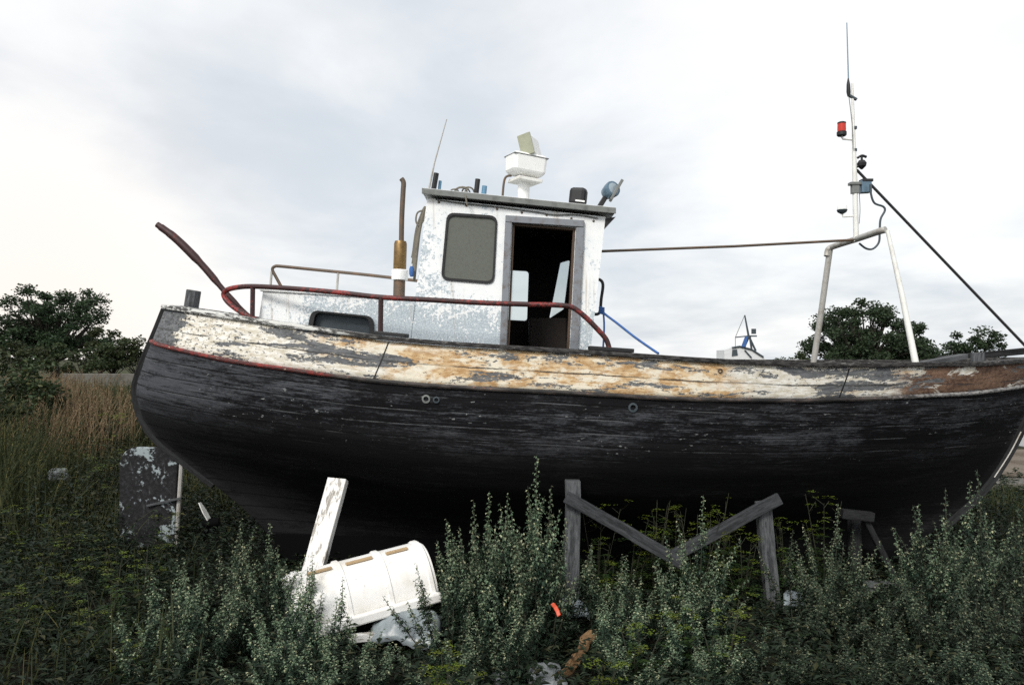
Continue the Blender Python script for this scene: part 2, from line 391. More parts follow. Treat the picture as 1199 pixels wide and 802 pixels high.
M = dict(
    hull=m_hull(), bulwark=m_bulwark(), rub=m_rubrail(), white=m_whitepaint(), red=m_redpaint(thr=.46), darkred=m_redpaint('dark_red_worn_paint', .40),
    cap=m_cap(),
    grey=m_wood('grey_weathered_timber', (.028, .030, .032), (.125, .13, .135), 2, 22),
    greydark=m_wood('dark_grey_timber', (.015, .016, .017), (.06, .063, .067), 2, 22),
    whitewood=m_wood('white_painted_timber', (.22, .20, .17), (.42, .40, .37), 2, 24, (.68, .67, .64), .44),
    brownwood=m_wood('orange_brown_broken_timber', (.05, .028, .014), (.22, .13, .06), 6, 34),
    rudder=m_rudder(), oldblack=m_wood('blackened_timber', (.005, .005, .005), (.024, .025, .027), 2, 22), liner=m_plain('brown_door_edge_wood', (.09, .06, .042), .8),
    tar=m_plain('tarred_keel', (.0035, .0035, .004), .95, 0, 0, None, 9, .05), black=m_plain('matt_black_rubber', (.012, .012, .013), .55),
    wire=m_plain('dark_stay_wire', (.02, .02, .021), .5),
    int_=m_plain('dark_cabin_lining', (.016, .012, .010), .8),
    trim=m_plain('grey_roof_trim', (.17, .18, .17), .6, .1, .7),
    roof=m_plain('pale_roof_paint', (.55, .56, .55), .6, 0, .5),
    dframe=m_plain('worn_grey_door_frame', (.20, .215, .235), .6, 0, .7, (.10, .065, .045), 12),
    pane=m_plain('dusty_grey_green_board', (.105, .113, .095), .6, 0, .35, None, 40),
    offwhite=m_plain('white_radar_plastic', (.80, .80, .78), .4, 0, .1),
    olive=m_plain('olive_grey_plastic', (.30, .31, .22), .5, 0, .3),
    galv=m_plain('dull_galvanised_tube', (.40, .39, .36), .5, .2, .6, (.20, .15, .10)),
    whitetube=m_plain('white_painted_tube', (.72, .72, .68), .5, 0, .35, (.35, .30, .24)),
    browntube=m_plain('rusty_brown_tube', (.10, .075, .055), .6, .2, .6, (.20, .11, .06)),
    brass=m_plain('tarnished_brass', (.26, .17, .07), .45, .7, .6, (.10, .055, .03)),
    blue=m_plain('faded_blue_plastic', (.10, .22, .33), .5, 0, .3),
    bluegrey=m_plain('blue_grey_lamp_metal', (.13, .20, .26), .35, .4, .4),
    glassblue=m_plain('lamp_lens_glass', (.30, .36, .40), .12, .3, .1),
    redlens=m_plain('red_lamp_lens', (.50, .035, .02), .25, 0, .15),
    bluerope=m_plain('blue_rope_fibre', (.04, .11, .30), .8, 0, .4),
    rope=m_plain('grey_hemp_rope', (.16, .145, .115), .9, 0, .6),
    tub=m_plain('dirty_white_plastic', (.78, .77, .74), .5, 0, .5, (.55, .50, .42), 4),
    handle=m_plain('tan_stained_slot', (.42, .30, .17), .6),
    sheet=m_plain('grey_white_plastic_film', (.24, .275, .29), .35, 0, .5, None, 6, .5),
    orange=m_plain('orange_red_plastic', (.50, .06, .02), .45, 0, .1),
    stone=m_plain('pale_broken_concrete', (.20, .215, .22), .9, 0, .6),
    concrete=m_plain('old_grey_concrete', (.12, .115, .10), .9, 0, .8, (.05, .045, .035), 2),
    farwhite=m_plain('distant_white_paint', (.60, .61, .61), .5, 0, .2),
    fardark=m_plain('distant_dark_metal', (.045, .06, .07), .6),
    bark=m_plain('dark_tree_bark', (.035, .028, .022), .9, 0, .5),
    stem=m_plain('reddish_green_stem', (.028, .030, .016), .8),
    glass=m_glass(), ground=m_ground(),
    mug=m_leaf('silver_green_mugwort_leaf', (.010, .024, .014), (.034, .060, .038), (.065, .095, .06)), bud=m_leaf('pale_mugwort_bud', (.075, .125, .075), (.21, .265, .165), (.46, .46, .29)), bud_dim=m_leaf('dimmed_mugwort_bud', (.032, .058, .036), (.10, .135, .085), (.27, .28, .17)),
    mug_dim=m_leaf('dimmed_mugwort_leaf', (.010, .019, .012), (.030, .046, .030), (.055, .07, .042)),  # leaf and bud tones darkened to stand in for dimmer light at the right
    umb=m_leaf('yellow_green_umbel', (.08, .12, .012), (.17, .21, .03), None, .3),
    umbleaf=m_leaf('dark_green_fern_leaf', (.015, .032, .010), (.038, .066, .016)),
    shrub=m_leaf('shrub_leaf', (.016, .028, .012), (.05, .068, .026), (.09, .09, .035)), weedl=m_leaf('field_weed_leaf', (.014, .022, .009), (.05, .062, .022), (.10, .095, .035)), weed=m_leaf('mixed_weed_leaf', (.006, .013, .007), (.020, .036, .016), (.045, .047, .02)),
    straw=m_leaf('dry_straw_grass', (.13, .092, .048), (.32, .245, .14), (.08, .04, .025), .3, .7),
    green=m_leaf('green_grass_blade', (.018, .028, .010), (.050, .058, .020), (.11, .10, .035), .25, .7),
    tree=m_leaf('dark_tree_leaf', (.018, .032, .016), (.045, .07, .032), None, .3),
    tree2=m_leaf('olive_tree_leaf', (.022, .034, .016), (.06, .075, .03), None, .35),
)

def m_dirt():
    g = G('brown_dirt_track'); p = g.n('NewGeometry').outputs['Position']
    a = g.noise(p, .8, 6, .6); b = g.noise(p, 12, 5, .7)
    col = g.mix(g.ramp(a, .4, .62), (.085, .066, .050), (.15, .125, .10)); col = g.mix(g.ramp(b, .55, .7), col, (.20, .18, .15))
    return g.surf(col, .95, 0, g.bump(b, .6, .02), .1)
M['dirt'] = m_dirt()

# ------------------------------------------------------------------ ground
def gh(x, y):
    h = 0.75 * smooth(-2.8, -8.5, x) * smooth(8.5, 17, y)
    h += 0.35 * smooth(-4.8, -7.5, x) * smooth(5.5, 9, y)
    h -= .0075 * max(0, y - 230)
    h += 0.05 * (mnoise.noise(V(x * .55, y * .55, 3))) * smooth(60, 25, y)
    return h
def axis(lo, hi, near, step, far):
    a = []; x = lo
    while x < hi:
        a.append(x); d = max(0, abs(x - near) - 12)
        x += step + d * .16
    a.append(hi); return a
mb = MB()
xs = axis(-far if (far := 1500) else 0, 1500, 0, .45, 1500)
ys = axis(-40, 3000, 8, .45, 3000)
mb.grid([[V(x, y, gh(x, y)) for x in xs] for y in ys])
tag(mb.build('ground', M['ground'], shade='all', weld=False), kind='structure')
mb = MB()
rows = []
for i in range(40):
    x = 4 + i * 1.6
    c = 16.6 + .25 * math.sin(x * .31) + .04 * (x - 10)
    rows.append([V(x, c + t * (2.4 + .25 * math.sin(x * .9 + t)), .03 + gh(x, c)) for t in (-1, -.5, 0, .5, 1)])
mb.grid(rows); tag(mb.build('path', M['dirt'], shade='all', weld=False), kind='structure')
mb = MB()
rows = []
for i in range(40):
    x = 4 + i * 1.6; c = 13.6 + .25 * math.sin(x * .31) + .04 * (x - 10)
    rows.append([V(x, c + t * .35, h) for t, h in ((-1, -.03), (-.9, .10), (.9, .10), (1, -.03))])
mb.grid(rows); tag(mb.build('kerb', M['concrete'], weld=False), kind='structure')

# ------------------------------------------------------------------ hull of the boat
YC = 8.45; BM = 1.42; TH = math.tan(R(.35))
sheer_px = [(170, 356), (197, 360), (300, 376), (450, 397), (520, 403), (600, 408), (700, 414), (800, 421), (850, 424), (950, 428),
            (1050, 428), (1100, 427), (1150, 427), (1199, 423), (1217, 421), (1240, 419)]
sheer_px = [(x, y + 2.0) for x, y in sheer_px]     # the line lies under the cap rail
stern_prof = [at(px, py, YC) for px, py in [(197, 360), (185, 390), (172, 420), (163, 445), (161, 462), (169, 490), (187, 515), (213, 536), (252, 566), (300, 606), (335, 650)]]
bow_prof = [at(px, py, YC) for px, py in [(1217, 419), (1214, 433), (1208, 455), (1200, 480), (1189, 505), (1176, 530), (1158, 558), (1135, 585), (1100, 615), (1060, 640)]]
st_tab = sorted([(p.z, p.x) for p in stern_prof]); bo_tab = sorted([(p.z, p.x) for p in bow_prof])
SEC = [(0, 1.0), (.17, 1.0), (.35, .985), (.5, .93), (.62, .81), (.72, .62), (.82, .36), (.9, .16), (1, .05)]
SM = .46
def plan(s, w):
    if s < SM:
        r = (SM - s) / SM; p = lerp(3.0, 1.5, smooth(.1, .85, w)); q = lerp(.62, 1.0, smooth(.1, .8, w))
    else:
        r = (s - SM) / (1 - SM); p = lerp(2.5, 1.5, smooth(.0, .85, w)); q = lerp(.80, 1.1, smooth(.0, .8, w))
    return max(1 - min(r, 1) ** p, 0) ** q
def bread(s, w): return max(BM * table(SEC, w) * plan(s, w), .035)
def zk(s): return lerp(.36, .05, s)
def zsheer(s):
    x = lerp(stern_prof[0].x, bow_prof[0].x, s); b = bread(s, 0); Y = YC - b
    px = 599.5 + x / Y * F
    return EYE + (HZ - table(sheer_px, px)) / F * Y + b * TH
Z0, Z1 = zsheer(0), zsheer(1)
def hp(s, w, side, out=0.0, dz=0.0):
    """point of the hull skin; side -1 near the camera, +1 far"""
    z = lerp(zsheer(s), zk(s), w)
    xa = table(st_tab, lerp(Z0, zk(0), w)); xb = table(bo_tab, lerp(Z1, zk(1), w))
    y = side * (bread(s, w) + out)
    return V(lerp(xa, xb, s), YC + y, z + y * TH + dz)
NS = 96
SS = [.5 - .5 * math.cos(math.pi * i / NS) for i in range(NS + 1)]
def WB(s): return table([(0, .142), (.12, .162), (.35, .168), (.55, .163), (.8, .138), (1, .112)], s)   # level of the rub rail, black planking below it
LU = 9.5

boat = empty('fishing_boat', V(0, YC, 0), 'derelict wooden fishing boat with black hull, peeling ochre bulwark and white wheelhouse', 'boat')

def skin(w0, w1, nw):
    mb = MB()
    for side in (-1, 1):
        rows = []; uvs = []
        for s in SS:
            ww = [lerp(w0 if w0 == 0 else WB(s), w1 if w1 == 1 else WB(s), j / nw) for j in range(nw + 1)]
            rows.append([hp(s, w_, side) for w_ in ww])
            uvs.append([(s * LU + (0 if side < 0 else 20), w_ * 2.25) for w_ in ww])
        mb.grid(rows, uvs)
    # close the stern and bow between the two sides
    for s in (0, 1):
        ww = [lerp(w0 if w0 == 0 else WB(s), w1 if w1 == 1 else WB(s), j / nw) for j in range(nw + 1)]
        mb.grid([[hp(s, w_, sd) for w_ in ww] for sd in (-1, 1)], [[(s * LU, w_ * 2.25) for w_ in ww] for sd in (-1, 1)])
    return mb
skin(.5, 1, 34).build('hull', M['hull'], boat, shade='all')
bw = skin(0, .5, 6).build('bulwark', [M['bulwark'], M['greydark']], boat, shade='all', solid=.05); bw.modifiers[0].material_offset = 1
def frames(pts):
    fr = []
    for i in range(len(pts)):
        d = (pts[min(i + 1, len(pts) - 1)] - pts[max(i - 1, 0)]); d.z = 0; d.normalize()
        fr.append((V(-d.y, d.x, 0), V(0, 0, 1)))
    return fr
for side in (-1, 1):
    pts = [hp(s, 0, side, 0, .0) for s in SS[2:-2]]; fr = frames(pts)
    k = side
    mb = MB(); mb.sweep(pts, fr, [(-.10 * k, .003), (.035 * k, .003), (.042 * k, .022), (.035 * k, .043), (-.10 * k, .043)]); mb.build('cap_rail', M['cap'], boat, shade=True)
    pts = [hp(s, WB(s), side, 0, .0) for s in SS[1:-1]]; fr = frames(pts)
    mb = MB(); mb.sweep(pts, fr, [(-.02 * k, .020), (.016 * k, .018), (.026 * k, .006), (.026 * k, -.006), (.016 * k, -.018), (-.02 * k, -.020)]); mb.build('rub_rail', M['rub'], boat, shade=True)
# stem and stern posts
for nm, prof, sgn, wdt, mt in (('stern_post', stern_prof, -1, .085, M['grey']), ('stem_post', bow_prof, 1, .10, M['grey'])):
    pts = catmull(prof[:9], 4)
    pts = [p + V(sgn * (.012 if sgn > 0 else -.006), 0, 0) for p in pts]
    mb = MB(); fr = []
    for i in range(len(pts)):
        d = (pts[min(i + 1, len(pts) - 1)] - pts[max(i - 1, 0)]).normalized()
        fr.append((V(0, 1, 0), d.cross(V(0, 1, 0)) * (1 if sgn < 0 else -1)))
    mb.sweep(pts, fr, [(-wdt / 2, -.06), (wdt / 2, -.06), (wdt / 2 * .7, .025), (-wdt / 2 * .7, .025)])
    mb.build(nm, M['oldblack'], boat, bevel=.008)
mb = MB(); pts = [p + V(.03, -.045, 0) for p in catmull(bow_prof[4:7], 4)]
mb.tube(pts, .007, 6); mb.build('stem_band', M['galv'], boat)
# keel and deck
mb = MB(); mb.beam(V(st_tab[0][1] - .1, YC, .24), V(bo_tab[0][1] + .1, YC, .06), .26, .16); mb.build('keel', M['tar'], boat)
mb = MB(); rows = []
for s in SS[3:-3]:
    rows.append([hp(s, .19, -1, -.055).lerp(hp(s, .19, 1, -.055), j / 8) + V(0, 0, .05 * math.sin(math.pi * j / 8)) for j in range(9)])
mb.grid(rows, [[(i * .1, j * .3) for j in range(9)] for i in range(len(rows))]); mb.build('deck', M['greydark'], boat, shade='all', solid=.04)

# hull fittings: hawse holes and a plate seam on the bulwark
def near_s(px, w):
    lo, hi = 0.0, 1.0
    for _ in range(40):
        m = (lo + hi) / 2; p = hp(m, w, -1)
        if 599.5 + p.x / p.y * F < px: lo = m
        else: hi = m
    return lo
def near_sw(px, py):
    lo, hi = 0.0, .9
    for _ in range(40):
        w = (lo + hi) / 2; p = hp(near_s(px, w), w, -1)
        if HZ - (p.z - EYE) / p.y * F < py: lo = w
        else: hi = w
    return near_s(px, lo), lo
for px, py, r, mt in ((499, 467, .038, 'offring'), (511, 468, .03, 'dark'), (741, 477, .042, 'dark'), (843, 434, .022, 'rust')):
    s, w = near_sw(px, py); c = hp(s, w, -1)
    nrm = (hp(s + .004, w, -1) - c).cross(hp(s, w + .02, -1) - c).normalized()
    if nrm.y > 0: nrm = -nrm
    rim = {'offring': M['trim'], 'dark': M['fardark'], 'rust': M['browntube']}[mt]
    mb = MB(); mb.lathe(c, nrm, [(r * .55, -.02), (r, -.02), (r, .012), (r * .62, .014), (r * .55, -.004)], 16, 0)
    mb.lathe(c, nrm, [(r * .5, -.02), (r * .53, -.003)], 16, 1)
    mb.build('hawse_pipe', [rim, M['black']], boat, shade=True)
def on_side(s, w, out): return hp(s, w, -1, out)
for px0 in (450, 991):
    s = near_s(px0, .05); ds = .0006
    mb = MB(); mb.grid([[hp(s - ds, w, -1, .004), hp(s + ds, w, -1, .004)] for w in (.004, .05, .09, WB(s) - .01)], [[(s * LU, w), (s * LU + .01, w)] for w in (0, .05, .1, .15)])
    mb.build('plank_butt', M['black'], boat, weld='keep', solid=.008)

# rudder under the stern
RY = YC
rp = [at(143, 524, RY), at(210, 524, RY), at(205, 640, RY), at(141, 640, RY)]
tl, tr, br, bl = rp
outline = []
for j in range(7):
    t = j / 6; a = at(141, 545, RY); b = at(162, 523, RY)
    outline.append(a * (1 - t) ** 2 + tl * 2 * t * (1 - t) + b * t * t)
outline += [tr, br, bl]
mb = MB(); mb.prism([p + V(0, -.03, 0) for p in outline], (0, .06, 0)); rud = mb.build('rudder', M['rudder'], boat, bevel=.012)
mb = MB(); mb.tube([at(214, 522, RY), at(206, 640, RY)], .024, 8); mb.build('rudder_stock', M['galv'], rud)
mb = MB()
mb.beam(at(172, 592, RY - .05), at(212, 583, RY - .05), .022, .02); mb.build('rudder_strap', M['grey'], rud)
# propeller
pc = at(246, 612, YC); prop = MB(); prop.lathe(pc, (-1, 0, -.1), [(.04, -.1), (.05, 0), (.03, .08)], 12); prop = prop.build('propeller', M['tar'], boat, shade=True)
for k in range(3):
    a = 1.72 + k * 2.094; c = pc; d = V(.0, math.cos(a), math.sin(a)); d = (d + V(-.45, 0, 0) * (1 if k == 0 else 0)).normalized(); e = V(.25, .95, 0).cross(d).cross(d).normalized()
    mb = MB(); mb.prism([c + d * .04 - e * .03, c + d * .14 - e * .03, c + d * .24 - e * .01, c + d * .25 + e * .02, c + d * .14 + e * .035, c + d * .04 + e * .03], d.cross(e) * .012)
    mb.build('blade', M['whitetube'] if k == 0 else M['tar'], prop)

# ------------------------------------------------------------------ superstructure
YW = 7.52                                # near wall of the cabin at z = 2.2
def wp(px, py, yp=YW):                   # point on the near cabin wall plane, which heels with the boat
    k = (HZ - py) / F
    Y = (yp - (EYE - 2.2) * TH) / (1 + k * TH)
    return V((px - 599.5) / F * Y, Y, EYE + k * Y)
BEAM = V(0, 1, TH).normalized()          # athwartships axis
WW = 1.80                                # cabin width
def up(p, k): return p + V(-.085 * k * 0 + .098 * k, -TH * k, k)  # along the raked verticals

# wheelhouse walls
whouse = MB()
oTL, oTR, oBR, oBL = wp(500, 232), wp(709, 254), wp(687, 452), wp(476, 437)
win = [wp(524, 250), wp(582, 254), wp(578, 332), wp(517, 327)]
door = [wp(600, 261), wp(674, 267), wp(665, 446), wp(592, 440)]
wl = wall('wheelhouse', [oTL, oTR, oBR, oBL], [rounded(win, .075), door], BEAM * .045, M['white'], boat)
# far wall with two window openings
fo = [p + BEAM * WW for p in (oTL, oTR, oBR, oBL)]
def fp(px, py): return wp(px, py, YW + WW)
def onfar(px, py):                       # where the sight line meets the far wall plane
    n = BEAM; p0 = fo[0]; d = V((px - 599.5) / F, 1, (HZ - py) / F); o = V(0, 0, EYE)
    return o + d * ((p0 - o).dot(n) / d.dot(n))
fw1 = [onfar(552, 314), onfar(619, 318), onfar(617, 376), onfar(548, 372)]
fw2 = [onfar(656, 308), onfar(667, 305), onfar(660, 362), onfar(643, 373)]
mb_far = wall('far_wall', fo, [rounded(fw1, .04), rounded(fw2, .02)], -BEAM * .045, [M['white']], wl)
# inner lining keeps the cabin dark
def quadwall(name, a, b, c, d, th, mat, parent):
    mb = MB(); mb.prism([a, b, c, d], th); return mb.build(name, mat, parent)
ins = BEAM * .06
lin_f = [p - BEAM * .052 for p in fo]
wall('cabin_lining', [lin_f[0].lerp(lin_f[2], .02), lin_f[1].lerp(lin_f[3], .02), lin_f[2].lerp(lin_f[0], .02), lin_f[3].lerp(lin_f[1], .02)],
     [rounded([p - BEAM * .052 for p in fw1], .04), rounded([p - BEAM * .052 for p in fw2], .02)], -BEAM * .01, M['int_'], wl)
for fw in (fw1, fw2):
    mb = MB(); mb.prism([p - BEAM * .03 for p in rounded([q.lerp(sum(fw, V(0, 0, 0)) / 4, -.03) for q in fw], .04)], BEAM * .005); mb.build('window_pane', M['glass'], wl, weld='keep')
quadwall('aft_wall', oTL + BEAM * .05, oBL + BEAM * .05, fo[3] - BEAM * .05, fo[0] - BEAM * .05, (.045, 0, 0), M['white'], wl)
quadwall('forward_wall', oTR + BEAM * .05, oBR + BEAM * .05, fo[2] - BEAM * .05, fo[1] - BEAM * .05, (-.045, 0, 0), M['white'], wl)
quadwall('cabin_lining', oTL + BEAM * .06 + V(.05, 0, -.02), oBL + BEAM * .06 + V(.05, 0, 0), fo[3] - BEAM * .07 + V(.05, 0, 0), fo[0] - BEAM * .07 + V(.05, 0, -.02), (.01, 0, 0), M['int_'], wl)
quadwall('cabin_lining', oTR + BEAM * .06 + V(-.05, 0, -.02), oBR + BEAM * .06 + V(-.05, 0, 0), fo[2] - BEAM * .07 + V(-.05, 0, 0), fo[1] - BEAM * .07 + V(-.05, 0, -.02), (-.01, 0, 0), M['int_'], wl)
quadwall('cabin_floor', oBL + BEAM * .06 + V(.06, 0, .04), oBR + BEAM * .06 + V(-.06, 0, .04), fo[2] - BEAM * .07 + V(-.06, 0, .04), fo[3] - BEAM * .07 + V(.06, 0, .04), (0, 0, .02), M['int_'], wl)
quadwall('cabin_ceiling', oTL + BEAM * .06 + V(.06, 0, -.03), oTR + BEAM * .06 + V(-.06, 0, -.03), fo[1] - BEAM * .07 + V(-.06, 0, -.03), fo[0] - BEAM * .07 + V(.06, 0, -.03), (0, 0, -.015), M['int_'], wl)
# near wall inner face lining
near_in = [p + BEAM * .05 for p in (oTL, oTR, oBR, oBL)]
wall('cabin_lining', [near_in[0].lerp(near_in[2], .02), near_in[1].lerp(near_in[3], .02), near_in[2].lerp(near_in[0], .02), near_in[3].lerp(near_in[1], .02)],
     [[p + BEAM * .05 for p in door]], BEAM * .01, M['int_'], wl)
# wheel console inside the doorway
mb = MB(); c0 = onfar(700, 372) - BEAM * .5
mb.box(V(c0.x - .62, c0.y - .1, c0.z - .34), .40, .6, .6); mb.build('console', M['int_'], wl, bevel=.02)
# window: rubber gasket and dull pane
ring_o = rounded([q.lerp(sum(win, V(0, 0, 0)) / 4, -.025) for q in win], .078); ring_i = rounded([q.lerp(sum(win, V(0, 0, 0)) / 4, .055) for q in win], .062)
mb = MB(); n = len(ring_o); o_ = BEAM * -.014
for i in range(n):
    k = (i + 1) % n
    a, b, c, d = ring_o[i], ring_o[k], ring_i[k], ring_i[i]
    mb.face([a + o_, b + o_, c + o_, d + o_]); mb.face([b + o_, a + o_, a + BEAM * .03, b + BEAM * .03]); mb.face([d + o_, c + o_, c + BEAM * .03, d + BEAM * .03])
mb.build('window_gasket', M['black'], wl)
mb = MB(); mb.prism([p + BEAM * .004 for p in ring_i], BEAM * .012); mb.build('window_board', M['pane'], wl)
# door frame
dc = lambda p, q, t: p.lerp(q, t)
for a, b, wd in ((door[3], door[0], .065), (door[1], door[2], .075)):
    mb = MB(); s = -1 if a is door[3] else 1
    e = V(s * wd / 2 + s * .004, 0, 0) - BEAM * .012
    mb.beam(a + e, b + e + (b - a).normalized() * (.0 if s > 0 else .0), wd, .05, side=BEAM); mb.build('door_jamb', M['dframe'], wl, bevel=.006)
mb = MB(); e = V(0, 0, .034) - BEAM * .014
mb.beam(door[0] + e + V(-.066, 0, .0), door[1] + e + V(.078, 0, 0), .065, .055, side=BEAM); mb.build('door_lintel', M['dframe'], wl, bevel=.006)
mb = MB()
for a, b, s in ((door[3], door[0], 1), (door[1], door[2], -1)):
    mb.beam(a + V(s * .012, 0, 0) + BEAM * .06, b + V(s * .012, 0, 0) + BEAM * .06, .02, .1, side=BEAM)
mb.beam(door[0] + V(0, 0, -.012) + BEAM * .06, door[1] + V(0, 0, -.012) + BEAM * .06, .02, .1, side=BEAM)
mb.build('door_lining', M['liner'], wl)
# roof with trim
rTL, rTR = wp(495, 229), wp(720, 252)
ax = (rTR - rTL).normalized(); nz = V(0, 0, 1)
mb = MB(); a0 = rTL - BEAM * .07; a1 = rTR - BEAM * .07; dpt = BEAM * (WW + .14)
mb.prism([a0 + V(0, 0, .01), a1 + V(0, 0, .01), a1 + V(.0, 0, .062), a0 + V(0, 0, .062)], dpt); roof = mb.build('roof', M['roof'], wl, bevel=.012)
mb = MB(); o_ = -BEAM * .012
mb.prism([a0 + o_, a1 + o_ + V(0, 0, 0), a1 + o_ + V(0, 0, .055), a0 + o_ + V(0, 0, .055)], BEAM * .01); mb.build('roof_trim', M['trim'], wl, bevel=.004)
mb = MB(); q = wp(706, 259) ; mb.prism([wp(709, 256), wp(721, 254), wp(708, 268)], BEAM * .05); mb.build('roof_bracket', M['black'], wl)
# thin wire clipped below the roof edge
mb = MB(); mb.tube(catmull([wp(x, y) - BEAM * .012 for x, y in ((510, 234), (545, 239), (585, 243), (630, 249), (650, 252), (675, 252), (700, 256))], 5), .006, 5); mb.build('roof_cable', M['trim'], wl)
for x, y in ((514, 237), (546, 241), (582, 245), (611, 249), (640, 252), (669, 256), (695, 259)):
    mb = MB(); c = wp(x, y); mb.lathe(c, -BEAM, [(.012, -.01), (.012, .004), (.004, .008)], 8); mb.build('roof_bolt', M['browntube'], wl, shade=True)
# grab handle on the forward wall
hy = YW + .25
mb = MB(); mb.tube(catmull([wp(697, 327, hy), wp(703, 328, hy), wp(706, 334, hy), wp(704, 350, hy), wp(702, 366, hy), wp(695, 368, hy)], 5), .015, 8); mb.build('grab_handle', M['black'], wl, shade=True)

# trunk cabin
cTL, cTR, cBR, cBL = wp(308, 341), wp(487, 352), wp(477, 435), wp(296, 420)
cwin = [wp(367, 364), wp(436, 371), wp(437, 400), wp(361, 393)]
cw = wall('trunk_cabin', [cTL, cTR, cBR, cBL], [rounded(cwin[:2] + [cwin[2], cwin[3]], .06)], BEAM * .04, M['white'], boat)
cf = [p + BEAM * WW for p in (cTL, cTR, cBR, cBL)]
quadwall('trunk_wall', *cf, -BEAM * .04, M['white'], cw)
quadwall('trunk_wall', cTL + BEAM * .045, cBL + BEAM * .045, cf[3] - BEAM * .045, cf[0] - BEAM * .045, (.04, 0, 0), M['white'], cw)
mb = MB(); mb.prism([cTL + V(-.03, 0, 0) - BEAM * .02, cTR + V(0, 0, 0) - BEAM * .02, cTR - BEAM * .02 + V(0, 0, .035), cTL + V(-.03, 0, .035) - BEAM * .02], BEAM * (WW + .04)); mb.build('trunk_roof', M['white'], cw, bevel=.012)
g_o = rounded([q.lerp(sum(cwin, V(0, 0, 0)) / 4, -.05) for q in cwin], .075); g_i = rounded([q.lerp(sum(cwin, V(0, 0, 0)) / 4, .10) for q in cwin], .05)
mb = MB(); n = len(g_o); o_ = -BEAM * .03
for i in range(n):
    k = (i + 1) % n; a, b, c, d = g_o[i], g_o[k], g_i[k], g_i[i]
    mb.face([a + o_, b + o_, c + o_, d + o_]); mb.face([b + o_, a + o_, a + BEAM * .03, b + BEAM * .03]); mb.face([d + o_, c + o_, c + BEAM * .06, d + BEAM * .06])
mb.build('window_gasket', M['black'], cw)
mb = MB(); mb.prism([p + BEAM * .05 for p in g_i], BEAM * .01); mb.build('window_glass', M['fardark'], cw)

# dark boards lying on the cap rail
for x0, x1, dy in ((440, 476, -7), (690, 742, -3)):
    p0 = hp(near_s(x0, 0), 0, -1, -.05, .062); p1 = hp(near_s(x1, 0), 0, -1, -.05, .062)
    mb = MB(); mb.beam(p0, p1, .16, .035, side=(0, 0, 1), seg=3); mb.build('rail_pad', M['black'], boat, bevel=.006)
# near handrail
def rail_pt(px, py, inset=.07):
    s = near_s(px, 0); p = hp(s, 0, -1, -inset); return at(px, py, p.y)
hr = [(300, 374), (283, 366), (268, 355), (262, 346), (265, 340), (278, 336.5), (300, 335.5), (350, 338.5), (400, 343), (445, 348), (500, 351), (560, 354.5), (620, 356.5), (655, 357.5), (670, 360), (684, 370), (700, 386), (710, 398), (714, 411)]
mb = MB(); mb.tube(catmull([rail_pt(*p) for p in hr], 5), .024, 10); rail = mb.build('handrail', M['red'], boat, shade=True)
for x, y0, y1, mt in ((296, 336, 374, 'red'), (446, 348, 392, 'darkred')):
    mb = MB(); mb.tube([rail_pt(x, y0), rail_pt(x - .5, y1)], .023, 8); mb.build('stanchion', M[mt], rail)
# thick worn red spar that leans out over the stern
mb = MB(); sp = [(297, 374), (285, 364), (262, 340), (240, 314), (218, 291), (203, 277), (191, 268), (184, 263)]
mb.tube(catmull([at(x, y, 7.75) for x, y in sp], 4), [.020] * 6 + [.026] * 4 + [.034] * 4 + [.041] * 4 + [.040] * 4 + [.036] * 4 + [.03] * 3, 10); mb.build('spar', M['darkred'], boat, shade=True)
# thin rail beyond the trunk cabin
FY = 9.1
mb = MB(); mb.tube(catmull([at(x, y, FY) for x, y in ((330, 337), (324, 326), (319, 316), (322, 312), (330, 312), (370, 316), (430, 322), (490, 329))], 5), .018, 8); fr_ = mb.build('trunk_rail', M['browntube'], boat, shade=True)
for x, y0, y1 in ((318, 318, 345), (396, 319, 345), (470, 327, 352)):
    mb = MB(); mb.tube([at(x, y0, FY), at(x - 2, y1, FY)], .014, 8); mb.build('stanchion', M['galv'], fr_)
# exhaust
EY = 8.1
mb = MB(); mb.tube(catmull([at(x, y, EY) for x, y in ((470, 285), (470.5, 255), (472, 225), (472.5, 214), (470, 209.5))], 5), .026, 10); ex = mb.build('exhaust_stack', M['browntube'], boat, shade=True)
mb = MB(); c = at(468, 316, EY); mb.lathe(c, (.03, 0, 1), [(.06, 0), (.066, .01), (.066, .26), (.058, .29), (.03, .295)], 18); mb.build('silencer', M['brass'], ex, shade=True)
mb = MB(); c = at(468, 328, EY); mb.lathe(c, (.03, 0, 1), [(.08, 0), (.085, .01), (.085, .095), (.075, .105)], 18); mb.build('collar', M['offwhite'], ex, shade=True)
mb = MB(); c = at(467, 352, EY); mb.lathe(c, (.03, 0, 1), [(.06, -.05), (.06, .205)], 14); mb.build('base_pipe', M['browntube'], ex, shade=True)

# wheelhouse roof equipment
def rp_(px, py, y): return at(px, py, y)
mb = MB(); mb.tube([at(502, 223, 7.9), at(509, 190, 7.9), at(523, 140, 7.9)], [.012, .008, .005], 6); wa = mb.build('whip_aerial', M['galv'], boat)
mb = MB(); mb.tube([at(507, 226, 7.9), at(511, 203, 7.9)], .026, 8); mb.build('aerial_mount', M['black'], wa)
for x0, y0, x1, y1, r, mt in ((557, 231, 559.5, 210, .026, 'black'), (566, 232, 567.5, 218, .026, 'blue'), (514, 226, 515.5, 212, .016, 'blue')):
    mb = MB(); mb.tube([at(x0, y0, 7.95), at(x1, y1, 7.95)], r, 10); mb.build('vent_pipe', M[mt], boat, shade=True)
mb = MB(); mb.tube(catmull([at(588, 236, 8.3), at(590, 214, 8.3), at(593, 207, 8.3), at(599, 206, 8.3)], 5), .012, 8); mb.build('cable_conduit', M['browntube'], boat)
